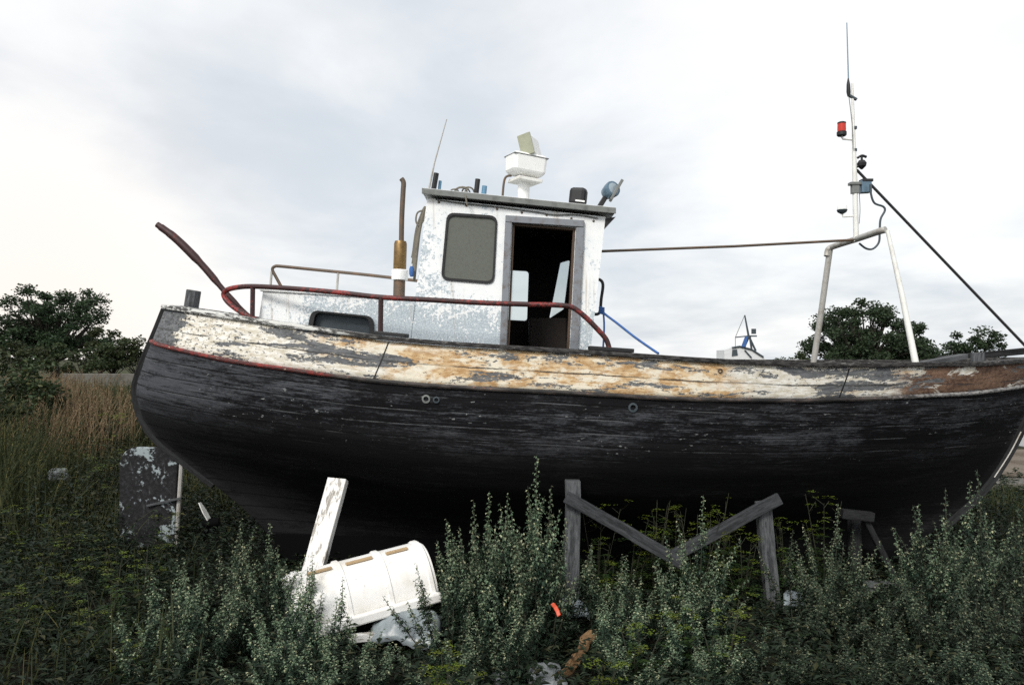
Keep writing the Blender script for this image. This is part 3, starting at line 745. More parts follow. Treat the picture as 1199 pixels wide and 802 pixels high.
# radar
RYY = 8.3
mb = MB(); mb.tube([at(612.5, 243, RYY), at(613.5, 212, RYY)], .062, 16); rad = mb.build('radar_pedestal', M['offwhite'], boat, shade=True)
rotr = Matrix.Rotation(R(5), 3, 'Y') @ Matrix.Rotation(R(24), 3, 'Z')
mb = MB(); mb.box(at(614.5, 212.5, RYY), .27, .30, .035, rotr); mb.build('radar_base_plate', M['whitetube'], rad, bevel=.006)
mb = MB(); hb = at(614.8, 207.5, RYY); zx = V(.07, 0, 1); A_ = rotr @ V(1, 0, 0); B_ = rotr @ V(0, 1, 0)
mb.sweep([hb, hb + zx * .05, hb + zx * .20, hb + zx * .232], [(A_ * k, B_ * k) for k in (.80, 1, 1.04, .92)], [(-.185, -.13), (.185, -.13), (.185, .13), (-.185, .13)])
mb.build('radar_housing', M['offwhite'], rad, bevel=.035)
mb = MB(); mb.sweep([hb + zx * .192, hb + zx * .204], [(A_, B_)] * 2, [(-.196, -.14), (.196, -.14), (.196, .14), (-.196, .14)]); mb.build('housing_seam', M['trim'], rad, bevel=.005)
c = at(617, 173, RYY)
mb = MB(); rots = Matrix.Rotation(R(-22), 3, 'Z') @ Matrix.Rotation(R(-14), 3, 'Y')
mb.box(c + V(.04, .03, .005), .12, .26, .20, rots); sc_ = mb.build('radar_scanner', M['offwhite'], rad, bevel=.012)
mb = MB(); mb.box(c + V(.04, .03, .005) + rots @ V(0, -.14, 0), .145, .02, .23, rots); mb.build('scanner_end_cap', M['olive'], rad, bevel=.006)
mb = MB(); mb.lathe(at(618, 186, RYY), (.06, 0, 1), [(.10, 0), (.085, .03), (.04, .05)], 16); mb.build('scanner_hub', M['trim'], rad, shade=True)
# black floodlight
mb = MB(); c = at(677, 231, 7.75); mb.box(c, .165, .13, .175, Matrix.Rotation(R(6), 3, 'Y') @ Matrix.Rotation(R(-20), 3, 'Z')); fl = mb.build('floodlight', M['black'], boat, bevel=.035)
mb = MB(); mb.box(at(679, 235.5, 7.67), .09, .02, .014, Matrix.Rotation(R(7), 3, 'Y')); mb.build('floodlight_strip', M['offwhite'], fl)
mb = MB(); mb.tube([at(677, 248, 7.78), at(677, 240, 7.78)], .02, 8); mb.build('floodlight_foot', M['black'], fl)
# spotlight
ax_ = V(.75, -.25, .55).normalized(); c = at(714, 224, 7.7)
mb = MB(); mb.beam(at(699, 247, 7.72), at(712, 226, 7.72), .05, .045); sl = mb.build('spotlight_bracket', M['black'], boat, bevel=.008)
mb = MB(); mb.lathe(c, V(.45, -.8, .25), [(.03, -.09), (.06, -.06), (.075, .0), (.08, .05), (.075, .065)], 18, 0); mb.lathe(c, V(.45, -.8, .25), [(.07, .06), (.04, .072), (.01, .075)], 18, 1)
mb.build('spotlight_lamp', [M['bluegrey'], M['glassblue']], sl, shade=True)
mb = MB(); mb.beam(c + V(-.0, -.05, -.10), c + V(.11, -.05, .09), .028, .12, side=(0, 1, 0)); mb.build('spotlight_yoke', M['trim'], sl, bevel=.005)

# gantry and mast
GN, GF = 7.55, 9.35
ptop_n = at(1037, 269, GN + .25); ptop_f = at(971, 290, GF - .2)
mb = MB(); mb.tube(catmull([at(968, 300, GF - .2), at(970, 292, GF - .2), at(978, 288, GF - .3), at(1003, 280, YC), at(1028, 271.5, GN + .35), ptop_n], 6), .033, 12); gan = mb.build('gantry_beam', M['galv'], boat, shade=True)
mb = MB(); mb.tube([at(972, 290, GF - .2), at(962, 362, GF - .1), at(948, 455, GF)], .034, 12); mb.build('gantry_leg', M['galv'], gan, shade=True)
mb = MB(); mb.tube([at(1039, 270, GN + .25), at(1056, 345, GN + .15), at(1078, 455, GN)], [.018, .026, .033], 12); mb.build('gantry_leg', M['whitetube'], gan, shade=True)
mb = MB(); mb.tube([at(1002.5, 283, YC), at(1001, 215, YC), at(999.5, 160, YC), at(998, 98, YC)], [.028, .026, .018, .010], 10); mast = mb.build('mast', M['whitetube'], boat, shade=True)
mb = MB(); mb.tube([at(993.5, 96, YC), at(991.5, 27, YC)], [.007, .005], 6); mb.build('aerial_rod', M['bluegrey'], mast)
mb = MB(); mb.tube([at(994, 113, YC), at(993.6, 108, YC), at(993.3, 99, YC), at(993.2, 92, YC)], [.016, .022, .018, .006], 10); mb.build('aerial_insulator', M['black'], mast, shade=True)
mb = MB(); mb.beam(at(994, 112, YC), at(1003, 117, YC), .022, .03); mb.build('aerial_bracket', M['fardark'], mast)
mb = MB(); mb.tube(catmull([at(994, 114, YC), at(996, 130, YC), at(998, 150, YC - .02), at(999, 175, YC - .03)], 4), .0045, 5); mb.build('aerial_lead', M['trim'], mast)
c = at(985.5, 157.5, YC)
mb = MB(); mb.lathe(c, (0, 0, 1), [(.04, -.02), (.05, -.01), (.05, .025), (.043, .028)], 16, 0); mb.lathe(c, (0, 0, 1), [(.042, .03), (.044, .05), (.042, .11)], 16, 1); mb.lathe(c, (0, 0, 1), [(.044, .112), (.044, .125), (.03, .132)], 16, 0)
mb.build('red_lamp', [M['black'], M['redlens']], mast, shade=True)
mb = MB(); mb.tube([at(985.5, 160, YC), at(987, 163, YC), at(999, 164, YC)], .011, 6); mb.build('lamp_bracket', M['whitetube'], mast)
for y in (150, 176): 
    mb = MB(); mb.box(at(1001, y, YC), .03, .04, .03); mb.build('mast_clip', M['fardark'], mast)
mb = MB(); c = at(1009, 193, YC); mb.lathe(c, (0, 0, 1), [(.01, -.05), (.045, -.015), (.05, .015), (.03, .045), (.01, .05)], 10); mb.tube(catmull([c + V(-.045, 0, .07), c + V(0, 0, .095), c + V(.05, 0, .08)], 4), .014, 6); mb.tube([c + V(0, 0, .03), c + V(0, 0, .095)], .012, 6)
mb.tube([c + V(0, 0, 0), at(1001, 197, YC)], .012, 6); mb.build('wind_sensor', M['black'], mast)
mb = MB(); mb.box(at(1013, 219, YC), .105, .09, .13, Matrix.Rotation(R(-3), 3, 'Y'), 0); mb.box(at(1014, 212, YC), .115, .1, .03, None, 1); mb.build('junction_box', [M['bluegrey'], M['black']], mast, bevel=.004)
mb = MB(); mb.box(at(1002, 215.5, YC), .14, .08, .03); mb.box(at(1001, 222, YC), .075, .06, .09); mb.build('mast_clamp', M['trim'], mast, bevel=.004)
c = at(986, 247, YC); mb = MB(); mb.lathe(c, (0, 0, 1), [(.012, -.035), (.045, -.015), (.055, .008), (.05, .012)], 14, 0); mb.lathe(c, (0, 0, 1), [(.05, .013), (.048, .05), (.03, .08), (.004, .09)], 14, 1); mb.build('position_antenna', [M['fardark'], M['offwhite']], mast, shade=True)
mb = MB(); mb.tube([at(986, 249, YC), at(987, 254, YC), at(1001, 253, YC)], .01, 6); mb.build('antenna_bracket', M['whitetube'], mast)
mb = MB(); mb.tube(catmull([at(x, y, YC - .1) for x, y in ((1019, 216), (1020, 228), (1024, 238), (1034, 242), (1036, 247), (1031, 257), (1030, 272), (1029, 284), (1022, 291.5), (1014, 291), (1006, 285))], 5), .011, 6); mb.build('mast_cable', M['fardark'], mast, shade=True)
mb = MB(); mb.tube(catmull([at(1006, 225, YC), at(1007, 245, YC), at(1006, 262, YC)], 4), .004, 5); mb.build('mast_cable', M['trim'], mast)
mb = MB(); mb.tube([wp(700, 294.5, 8.3), at(860, 288.5, 8.4), at(1001, 281, YC)], .015, 6); mb.build('stay_wire', M['browntube'], boat)
mb = MB(); mb.tube([at(1003, 199, YC), at(1212, 417, YC)], .0145, 6); mb.build('stay_wire', M['wire'], boat)
# bollards and bow timbers
mb = MB(); mb.tube([at(222, 372, 8.35), at(227, 340, 8.35)], .074, 10); mb.build('stern_bollard', M['grey'], boat, bevel=.008)
mb = MB(); mb.tube([at(1144, 440, 7.95), at(1145, 413, 7.95)], .062, 12); mb.build('bow_bollard', M['grey'], boat, bevel=.006)
mb = MB(); mb.beam(at(1070, 428, 8.3), at(1128, 417, 8.7), .10, .05, side=(0, 0, 1)); mb.build('bow_plank', M['grey'], boat)
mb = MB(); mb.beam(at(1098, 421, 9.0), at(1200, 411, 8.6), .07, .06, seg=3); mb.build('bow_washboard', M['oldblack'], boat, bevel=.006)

# ------------------------------------------------------------------ ropes on the boat
mb = MB(); rnd = random.Random(4)
pts = [wp(702, 362, hy) + V(0, -.02, 0), wp(708, 368, hy) + V(0, -.03, 0), wp(722, 378, YW + .1), wp(745, 396, YW - .1), hp(near_s(772, 0), 0, -1, -.05, .055)]
mb.tube(catmull(pts, 5), .012, 7)
mb.tube(catmull([wp(706, 366, hy) + V(0, -.03, 0), wp(707, 385, hy) + V(0, -.03, 0), wp(705, 425, hy)], 4), .010, 6)
for k in range(4): mb.tube([wp(701, 360 + k * 2.0, hy) + V(0, -.018, 0), wp(707.5, 361.5 + k * 2.0, hy) + V(0, -.018, 0)], .013, 6)
tag(mb.build('blue_rope', M['bluerope'], shade=True), 'blue rope tied to the wheelhouse handle and stretched down to the rail', 'rope')
mb = MB()
for k, (cx, cy, r) in enumerate(((532, 227, 4.5), (540, 226.5, 6), (548, 226, 6), (541, 227.5, 8))):
    mb.tube([at(cx + r * math.cos(t) * 1.15, cy - 1.2 - abs(r * math.sin(t)) * .9, 7.8 + .1 * math.sin(t * 1) + .03 * k) for t in [i * .4 for i in range(17)]], .008, 5)
mb.tube(catmull([at(548, 221, 7.62), at(544, 225, 7.5), at(545, 230, 7.41), at(547, 240, 7.40)], 4), .008, 5)
tag(mb.build('rope_coil', M['rope'], shade=True), 'small loose coil of thin rope lying on the wheelhouse roof edge', 'rope')
mb = MB(); ry = 7.75
for k in range(5):
    o = k * .8; mb.tube(catmull([at(498 - o * .8, 242 + k, ry + k * .03), at(492 - o * 1.3, 268, ry + k * .03), at(489 - o * 1.3 + rnd.uniform(-1, 1), 295, ry + k * .03), at(485 - o * .8, 330 - 7 * k, ry + k * .03)], 4), .014, 5)
mb.tube(catmull([at(498, 246, ry), at(489, 249, ry), at(487, 259, ry), at(491, 264, ry), at(497, 256, ry), at(498, 248, ry)], 4), .009, 5)
tag(mb.build('hanging_rope', M['rope'], shade=True), 'bundle of grey rope hanging down the left corner of the wheelhouse', 'rope')
mb = MB(); mb.lathe(at(482, 318, ry - .06), (0, 0, 1), [(.014, -.05), (.024, -.025), (.024, .025), (.014, .05)], 10)
tag(mb.build('blue_float', M['bluerope'], shade=True), 'small blue float hanging at the foot of the rope bundle', 'float')

# ------------------------------------------------------------------ props and trestles
rnd = random.Random(11)
def rdir_(r): return V(r.uniform(-1, 1), r.uniform(-1, 1), r.uniform(-1, 1))
tp = empty('timber_prop', V(-1.55, 6.9, 0), 'white painted timber prop leaning against the hull behind the plastic tub', 'prop')
mb = MB(); mb.beam(at(396, 561, 7.35), at(358, 700, 6.85), .185, .07, side=(.25, 1, .1), seg=6, wob=.003, rnd=rnd); mb.build('beam', M['whitewood'], tp, bevel=.006)
ts = empty('trestle', V(1.3, 7.0, 0), 'grey timber trestle of two posts and two diagonal braces under the hull', 'trestle')
PY = 7.05
for a, b, w_, h_, y in (((671, 562), (669, 722), .135, .11, PY + .08), ((893, 587), (905, 715), .125, .11, PY + .12)):
    mb = MB(); mb.beam(at(a[0], a[1], y), at(b[0], b[1], y), w_, h_, seg=6, wob=.004, rnd=rnd); mb.build('post', M['grey'], ts, bevel=.008)
for a, b in (((663, 581), (800, 660)), ((913, 583), (786, 652))):
    y = PY - .03 + (.06 if a[0] > 800 else 0)
    mb = MB(); mb.beam(at(a[0], a[1], y), at(b[0], b[1], y), .105, .05, seg=6, wob=.004, rnd=rnd); mb.build('brace', M['greydark'], ts, bevel=.006)
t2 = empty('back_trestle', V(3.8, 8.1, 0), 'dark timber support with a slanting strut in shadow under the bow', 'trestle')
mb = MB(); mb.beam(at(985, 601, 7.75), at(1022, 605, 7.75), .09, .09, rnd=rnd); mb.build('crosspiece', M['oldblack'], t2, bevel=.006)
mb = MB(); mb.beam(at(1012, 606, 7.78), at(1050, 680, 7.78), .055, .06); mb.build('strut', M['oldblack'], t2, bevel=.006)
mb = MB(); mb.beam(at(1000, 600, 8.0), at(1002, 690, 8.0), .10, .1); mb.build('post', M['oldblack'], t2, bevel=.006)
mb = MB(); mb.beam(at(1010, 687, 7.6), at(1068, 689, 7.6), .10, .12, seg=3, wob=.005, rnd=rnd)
tag(mb.build('timber_baulk', M['grey'], bevel=.01), 'grey timber baulk lying on the ground under the bow', 'timber')

# ------------------------------------------------------------------ white tub
tub = empty('plastic_tub', V(-1.15, 6.35, 0), 'overturned white ribbed plastic tub with a flared rim under the hull', 'tub')
R0, R1 = at(348, 745, 5.92), at(515, 697, 6.36)            # the rim nearest the camera
axv = (R1 - R0).normalized(); L = (R1 - R0).length
side = V(-axv.y, axv.x, 0).normalized(); side = (side + V(0, 0, -.10)).normalized(); uu = axv.cross(side)
if uu.z < 0: uu = -uu
TW, THH = .62, .40
def tubprof(a, r=1.0):
    ca, sa = math.cos(a), math.sin(a)
    x = -math.copysign(abs(ca) ** .80, ca) * TW / 2 * r; z = abs(sa) ** .85 * THH * r
    return side * (TW / 2 + x) + uu * z
NA = 24
mb = MB(); rows = []
for i in range(25):
    t = i / 24; sh = 1.0; e = min(t, 1 - t) * L
    if e < .03: sh = .97 + .03 * e / .03
    rows.append([R0 + axv * (L * t) + tubprof(math.pi * j / NA, 1) * 1.0 + (side * (TW / 2) - tubprof(math.pi * j / NA, 1)) * (1 - sh) for j in range(NA + 1)])
mb.grid(rows)
for r in (rows[0], list(reversed(rows[-1]))): mb.face(r)
mb.build('shell', M['tub'], tub, shade=True, solid=.012)
def ribpt(t, d, j, k):
    p = tubprof(math.pi * j / NA); c_ = side * (TW / 2)
    return R0 + axv * (L * t + d) + c_ + (p - c_) * k
for t in (.08, .37, .66, .96):
    w_ = .026; mb = MB()
    mb.grid([[ribpt(t, d, j, k) for j in range(0, NA + 1)] for d, k in ((-w_, .99), (-w_ * .6, 1.035), (w_ * .6, 1.035), (w_, .99))]); mb.build('rib', M['tub'], tub, shade=True)
mb = MB()
mb.beam(R0 - side * .03, R1 - side * .03, .075, .07, side=side, seg=4)
mb.build('rim', M['tub'], tub, bevel=.014)
mb = MB(); mb.beam(R0 + side * (TW + .03), R1 + side * (TW + .03), .075, .07, side=side, seg=4); mb.build('rim', M['tub'], tub, bevel=.014)
for t0, t1 in ((.15, .32), (.42, .61), (.71, .87)):
    p = tubprof(math.pi * .40, 1.0)
    mb = MB(); mb.beam(R0 + axv * L * t0 + p + uu * .012, R0 + axv * L * t1 + p + uu * .012, .035, .02, side=uu); mb.build('grip_slot', M['handle'], tub, bevel=.004)

# plastic sheet, plank, bits of rubbish
def crumple(name, corners, hgt, mat, seed, label, cat, n=22, amp=.05):
    rows = []
    for i in range(n + 1):
        r = []
        for j in range(n + 1):
            a = corners[0].lerp(corners[1], j / n); b = corners[3].lerp(corners[2], j / n); p = a.lerp(b, i / n)
            e = math.sin(math.pi * i / n) ** .5 * math.sin(math.pi * j / n) ** .5
            q = p * 4.0
            p = p + V(mnoise.noise(q + V(seed, 0, 0)) * amp, mnoise.noise(q + V(0, seed, 5)) * amp, hgt * e + (mnoise.noise(q * 1.4 + V(3, 1, seed)) + abs(mnoise.noise(q * 3 + V(seed, 3, 1)))) * amp)
            r.append(p)
        rows.append(r)
    mb = MB(); mb.grid(rows); return tag(mb.build(name, mat, shade='all', solid=.006), label, cat)
crumple('plastic_sheet', [at(432, 752, 6.0), at(512, 760, 5.9), at(516, 726, 6.3), at(446, 716, 6.4)], .12, M['sheet'], 3.1, 'crumpled grey white plastic sheet on the ground below the white tub', 'sheet')
crumple('plastic_scrap', [at(648, 718, 6.6), at(690, 728, 6.5), at(682, 708, 6.8), at(655, 700, 6.8)], .05, M['sheet'], 8.4, 'thin bluish plastic scrap at the foot of the left trestle post', 'scrap', 12, .04)
crumple('plastic_bag', [at(916, 708, 6.5), at(943, 710, 6.5), at(940, 697, 6.7), at(920, 695, 6.7)], .03, M['sheet'], 5.5, 'crumpled pale plastic bag beside the foot of the right trestle post', 'bag', 14, .05)
mb = MB(); mb.beam(at(405, 748, 6.0), at(442, 744, 6.05), .06, .05, seg=2); tag(mb.build('white_lath', M['whitewood'], bevel=.005), 'short white painted lath on the ground left of the plastic sheet', 'plank')
mb = MB(); mb.beam(at(647, 706, 5.75), at(655, 721, 5.7), .03, .015, seg=3, wob=.006, rnd=rnd); tag(mb.build('orange_strip', M['orange'], bevel=.005), 'short orange red plastic strip leaning in the weeds', 'strip')
mb = MB(); bp_ = catmull([at(652, 794, 5.3), at(668, 782, 5.35), at(680, 762, 5.45), at(692, 741, 5.6)], 3)
mb.sweep(bp_, [((V(.8, .5, .1) + rdir_(rnd) * .15).normalized() * rnd.uniform(.75, 1.2), V(-.2, .3, .9).normalized()) for _ in bp_], [(-.055, -.018), (.02, -.024), (.055, -.01), (.05, .016), (-.01, .026), (-.055, .014)])
tag(mb.build('broken_timber', M['brownwood'], bevel=.004), 'piece of orange brown broken timber lying in the weeds', 'timber')
def rock(name, c, sx, sy, sz, mat, seed, label, cat, group=None):
    bm = bmesh.new(); bmesh.ops.create_icosphere(bm, subdivisions=3, radius=1)
    for v in bm.verts:
        k = 1 + .35 * mnoise.noise(v.co * 1.3 + V(seed, 0, 0)) + .12 * mnoise.noise(v.co * 4 + V(0, seed, 0))
        v.co = Vector((clamp(v.co.x * k, -.8, .8) * sx, clamp(v.co.y * k, -.8, .8) * sy, clamp(v.co.z * k, -.75, .7) * sz))
    me = bpy.data.meshes.new(name); bm.to_mesh(me); bm.free(); me.materials.append(mat)
    o = bpy.data.objects.new(name, me); o.location = c; o.rotation_euler = (0, 0, seed); COL.objects.link(o); return tag(o, label, cat, group)
rock('concrete_lump', at(640, 800, 5.35) + V(0, 0, .02), .26, .15, .09, M['stone'], 1.7, 'pale broken concrete lump at the bottom beside the broken timber', 'rubble')
rock('concrete_lump', at(580, 798, 5.4) + V(0, 0, 0), .10, .09, .07, M['stone'], 4.2, 'small pale concrete lump under the tallest mugwort', 'rubble')
rock('stone', at(68, 556, 9.6), .16, .12, .10, M['stone'], 2.4, 'pale stone half hidden in the grass left of the rudder', 'stone')

# ------------------------------------------------------------------ plants
def leafquad(mb, p, d, n_, L, W, m=0, bend=.3):
    """one pointed leaf made of two quads, folded along its length"""
    s = d.cross(n_)
    if s.length < 1e-4: s = d.cross(V(1, 0, .3))
    s.normalize(); nn_ = s.cross(d).normalized()
    q = p + d * (L * .55); e = p + d * L - nn_ * (L * bend)
    b = len(mb.v)
    mb.v += [tuple(p), tuple(q + s * W / 2), tuple(e), tuple(q - s * W / 2)]
    mb.f.append((b, b + 1, b + 2, b + 3)); mb.uv.append([(0, 0)] * 4); mb.mi.append(m)
def rdir(r, zlo=-1, zhi=1):
    z = r.uniform(zlo, zhi); a = r.uniform(0, 6.283); k = math.sqrt(max(0, 1 - z * z)); return V(k * math.cos(a), k * math.sin(a), z)

def spire(r, lf, st, q, bl, ls, w0, m_=1):
    """a flowering spike: drooping bead-like clusters along a thin stalk, smaller towards the tip"""
    st.tube([q(0), q(.5), q(1)], [.0026, .002, .0008], 3, cap=False)
    n_ = max(6, int(bl / .0155))
    for j in range(n_):
        s_ = (j + r.random() * .6) / n_
        for c in range(2 if s_ < .55 else 1):
            ph = j * 2.4 + c * 2.2 + r.uniform(-.5, .5); out = V(math.cos(ph), math.sin(ph), r.uniform(-.15, .45)).normalized()
            Lc = w0 * (1.12 - .85 * s_) * r.uniform(.7, 1.2); p = q(s_)
            # little side stalk with two or three buds, the outer one hanging
            for k in range(3 if s_ < .8 else 2):
                e = p + out * (Lc * (k + .4) / 3) + V(0, 0, -.25 * Lc * (k / 3) ** 2)
                L = r.uniform(.014, .024) * ls
                leafquad(lf, e, (out * .6 + rdir(r) * .5 + V(0, 0, -.25)).normalized(), V(0, 0, 1), L, L * r.uniform(.6, .9), m_ if s_ > .22 + .2 * r.random() else 0, r.uniform(.2, .8))
        if s_ < .6 and j % 2 == 0:
            L = r.uniform(.03, .05) * ls; leafquad(lf, q(s_), (out + V(0, 0, .4)).normalized(), V(0, 0, 1), L, L * .3, 0, .5)
def mugwort_mesh(seed, H, nst, spread, leafscale=1.0):
    r = random.Random(seed); st = MB(); lf = MB()
    for i in range(nst):
        a = i * 2.4 + r.uniform(-.5, .5); rr = r.uniform(.02, .14) * spread; lean = r.uniform(.08, .46) * spread
        if i == 0: lean = .05
        h = H * (1 if i == 0 else r.uniform(.50, .95) - .15 * lean)
        b0 = V(math.cos(a) * rr, math.sin(a) * rr, -.05); dirv = V(math.cos(a), math.sin(a), 0)
        wob = V(r.uniform(-.05, .05), r.uniform(-.05, .05), 0)
        P = lambda t: b0 + dirv * (lean * (t ** 1.15) * .9) + V(0, 0, (h + .05) * t) + wob * math.sin(t * 3.1)
        st.tube([P(t / 5) for t in range(6)], [.0065, .006, .005, .004, .003, .0015], 4, cap=False)
        for k in range(int(30 * h)):
            t = r.uniform(.08, .66); p = P(t); d = (rdir(r, -.4, .5) + V(0, 0, .1)).normalized(); L = r.uniform(.05, .10) * leafscale * (1.15 - .6 * t)
            leafquad(lf, p, d, V(0, 0, 1), L, L * r.uniform(.22, .36), 0, r.uniform(.1, .6))
            for _ in range(3):
                d2 = (d + rdir(r) * .8).normalized(); leafquad(lf, p + d * L * r.uniform(.25, .6), d2, V(0, 0, 1), L * .6, L * .18, 0, .3)
        t0 = r.uniform(.48, .60); q0 = lambda s_: P(lerp(t0, 1, s_))
        spire(r, lf, st, q0, h * (1 - t0), leafscale, r.uniform(.036, .052))
        nb = r.randint(3, 5)
        for k in range(nb):
            tb = lerp(.38, .78, (k + r.random()) / nb); bl = r.uniform(.18, .34) * (1.25 - tb) * h / 1.1
            aa = r.uniform(0, 6.283); d = V(math.cos(aa) * .50, math.sin(aa) * .50, 1).normalized(); p0 = P(tb)
            q = lambda s_, p0=p0, d=d, bl=bl: p0 + d * (bl * s_) + V(0, 0, bl * .22 * s_ * s_)
            spire(r, lf, st, q, bl, leafscale, r.uniform(.03, .05))
    return st, lf
def make_mugwort(seed, H, nst, spread, mat, label, ls=1.0):
    st, lf = mugwort_mesh(seed, H, nst, spread, ls)
    root = empty('mugwort', V(0, 0, 0), label, 'plant', 'mugwort plants in front of the boat')
    st.build('stems', M['stem'], root, weld=False); lf.build('foliage', mat, root, weld=False)
    return root
MUG, MUG_DIM = [M['mug'], M['bud']], [M['mug_dim'], M['bud_dim']]  # second pair: darker copy of the mugwort colours, for light falloff at the right
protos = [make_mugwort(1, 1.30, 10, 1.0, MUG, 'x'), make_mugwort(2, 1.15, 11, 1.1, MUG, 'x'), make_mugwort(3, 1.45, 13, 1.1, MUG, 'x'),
          make_mugwort(5, 1.25, 6, 1.25, MUG_DIM, 'x', .95), make_mugwort(7, 1.0, 10, 1.2, MUG_DIM, 'x')]
PH = [1.30, 1.15, 1.45, 1.25, 1.0]
used = [False] * 5
def place_mug(k, px, top, Y, label, rz):
    if not used[k]: o = protos[k]; used[k] = True
    else: o = copy_tree(protos[k])
    p = at(px, top, Y); g0 = gh(p.x, Y); s = max(.25, (p.z - g0) / PH[k])
    o.location = (p.x, Y, g0); o.scale = (s * .5 + .5, s * .5 + .5, s); o.rotation_euler = (0, 0, rz); o['label'] = label
G_OTHER = 'silvery green mugwort in the dense weeds along the bottom'
G_DARK = 'thin mugwort among the weeds at the right, coloured darker for the dimmer light there'
spots = [
    # bush at the left of the tub
    (0, 262, 606, 6.3, 'tall mugwort left of the white tub, its spike rising nearest the rudder', .3),
    (2, 300, 614, 6.0, 'silvery mugwort bush standing just left of the white timber prop', 1.1),
    (1, 345, 640, 5.9, 'mugwort right in front of the foot of the white prop', 2.2),
    (1, 205, 664, 5.8, G_OTHER, 3.0), (0, 240, 650, 5.5, G_OTHER, 4.0), (0, 330, 672, 5.3, G_OTHER, .8),
    (1, 375, 668, 5.45, G_OTHER, 1.9), (0, 180, 700, 5.2, G_OTHER, 2.6), (1, 400, 722, 5.2, G_OTHER, 3.6), (0, 310, 735, 4.8, G_OTHER, 1.4), (1, 365, 745, 4.8, G_OTHER, 2.4),
    (1, 430, 752, 5.0, G_OTHER, 4.4),
    # middle bush
    (2, 607, 532, 6.1, 'tallest mugwort bush in the middle with many pale seed spikes', .2),
    (2, 566, 578, 6.0, 'mugwort at the left side of the tallest bush beside the tub', 1.5),
    (0, 636, 584, 6.2, 'mugwort right of the tallest bush, beside the left trestle post', 2.7),
    (0, 575, 582, 6.05, 'slender mugwort spikes inside the left half of the tallest bush', 4.1), (0, 592, 572, 6.15, 'slender mugwort directly left of the tallest spike', 5.2), (0, 624, 570, 6.0, 'slender mugwort directly right of the tallest spike', .9),
    (0, 545, 606, 6.1, G_OTHER, 3.7), (1, 525, 640, 5.9, G_OTHER, .9), (0, 600, 690, 5.4, G_OTHER, 5.6), (1, 530, 720, 5.1, G_OTHER, 2.1),
    # bush under the braces
    (2, 806, 580, 6.15, 'mugwort spike rising where the two trestle braces meet', .5),
    (1, 706, 640, 6.2, 'mugwort bush just right of the left trestle post', 1.6), (2, 745, 652, 6.0, G_OTHER, 2.5), (0, 825, 655, 6.0, G_OTHER, 4.2),
    (1, 725, 690, 5.6, G_OTHER, 5.1), (1, 810, 690, 5.5, G_OTHER, 1.0), (0, 740, 735, 5.1, G_OTHER, 3.0), (1, 840, 745, 5.0, G_OTHER, 5.0),
    # right hand side
    (2, 968, 590, 6.2, 'slender mugwort right of the right trestle post', .7),
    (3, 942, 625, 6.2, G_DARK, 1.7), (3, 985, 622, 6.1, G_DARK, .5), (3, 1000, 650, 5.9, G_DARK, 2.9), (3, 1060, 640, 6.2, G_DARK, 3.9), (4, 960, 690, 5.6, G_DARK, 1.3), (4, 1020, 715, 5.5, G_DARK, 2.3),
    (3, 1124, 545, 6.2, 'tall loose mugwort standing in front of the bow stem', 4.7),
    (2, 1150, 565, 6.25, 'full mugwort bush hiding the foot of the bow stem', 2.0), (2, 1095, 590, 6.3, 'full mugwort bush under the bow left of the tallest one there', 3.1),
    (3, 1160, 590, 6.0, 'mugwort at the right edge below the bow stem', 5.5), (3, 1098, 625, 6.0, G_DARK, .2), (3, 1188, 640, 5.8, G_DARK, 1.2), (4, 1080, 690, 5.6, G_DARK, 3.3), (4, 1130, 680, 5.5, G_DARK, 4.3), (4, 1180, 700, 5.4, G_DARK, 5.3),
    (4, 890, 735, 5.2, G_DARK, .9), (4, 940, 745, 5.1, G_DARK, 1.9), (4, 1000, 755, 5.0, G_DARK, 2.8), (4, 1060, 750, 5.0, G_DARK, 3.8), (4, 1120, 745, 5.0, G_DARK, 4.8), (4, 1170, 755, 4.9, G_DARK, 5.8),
]
for sp_ in spots: place_mug(*sp_)

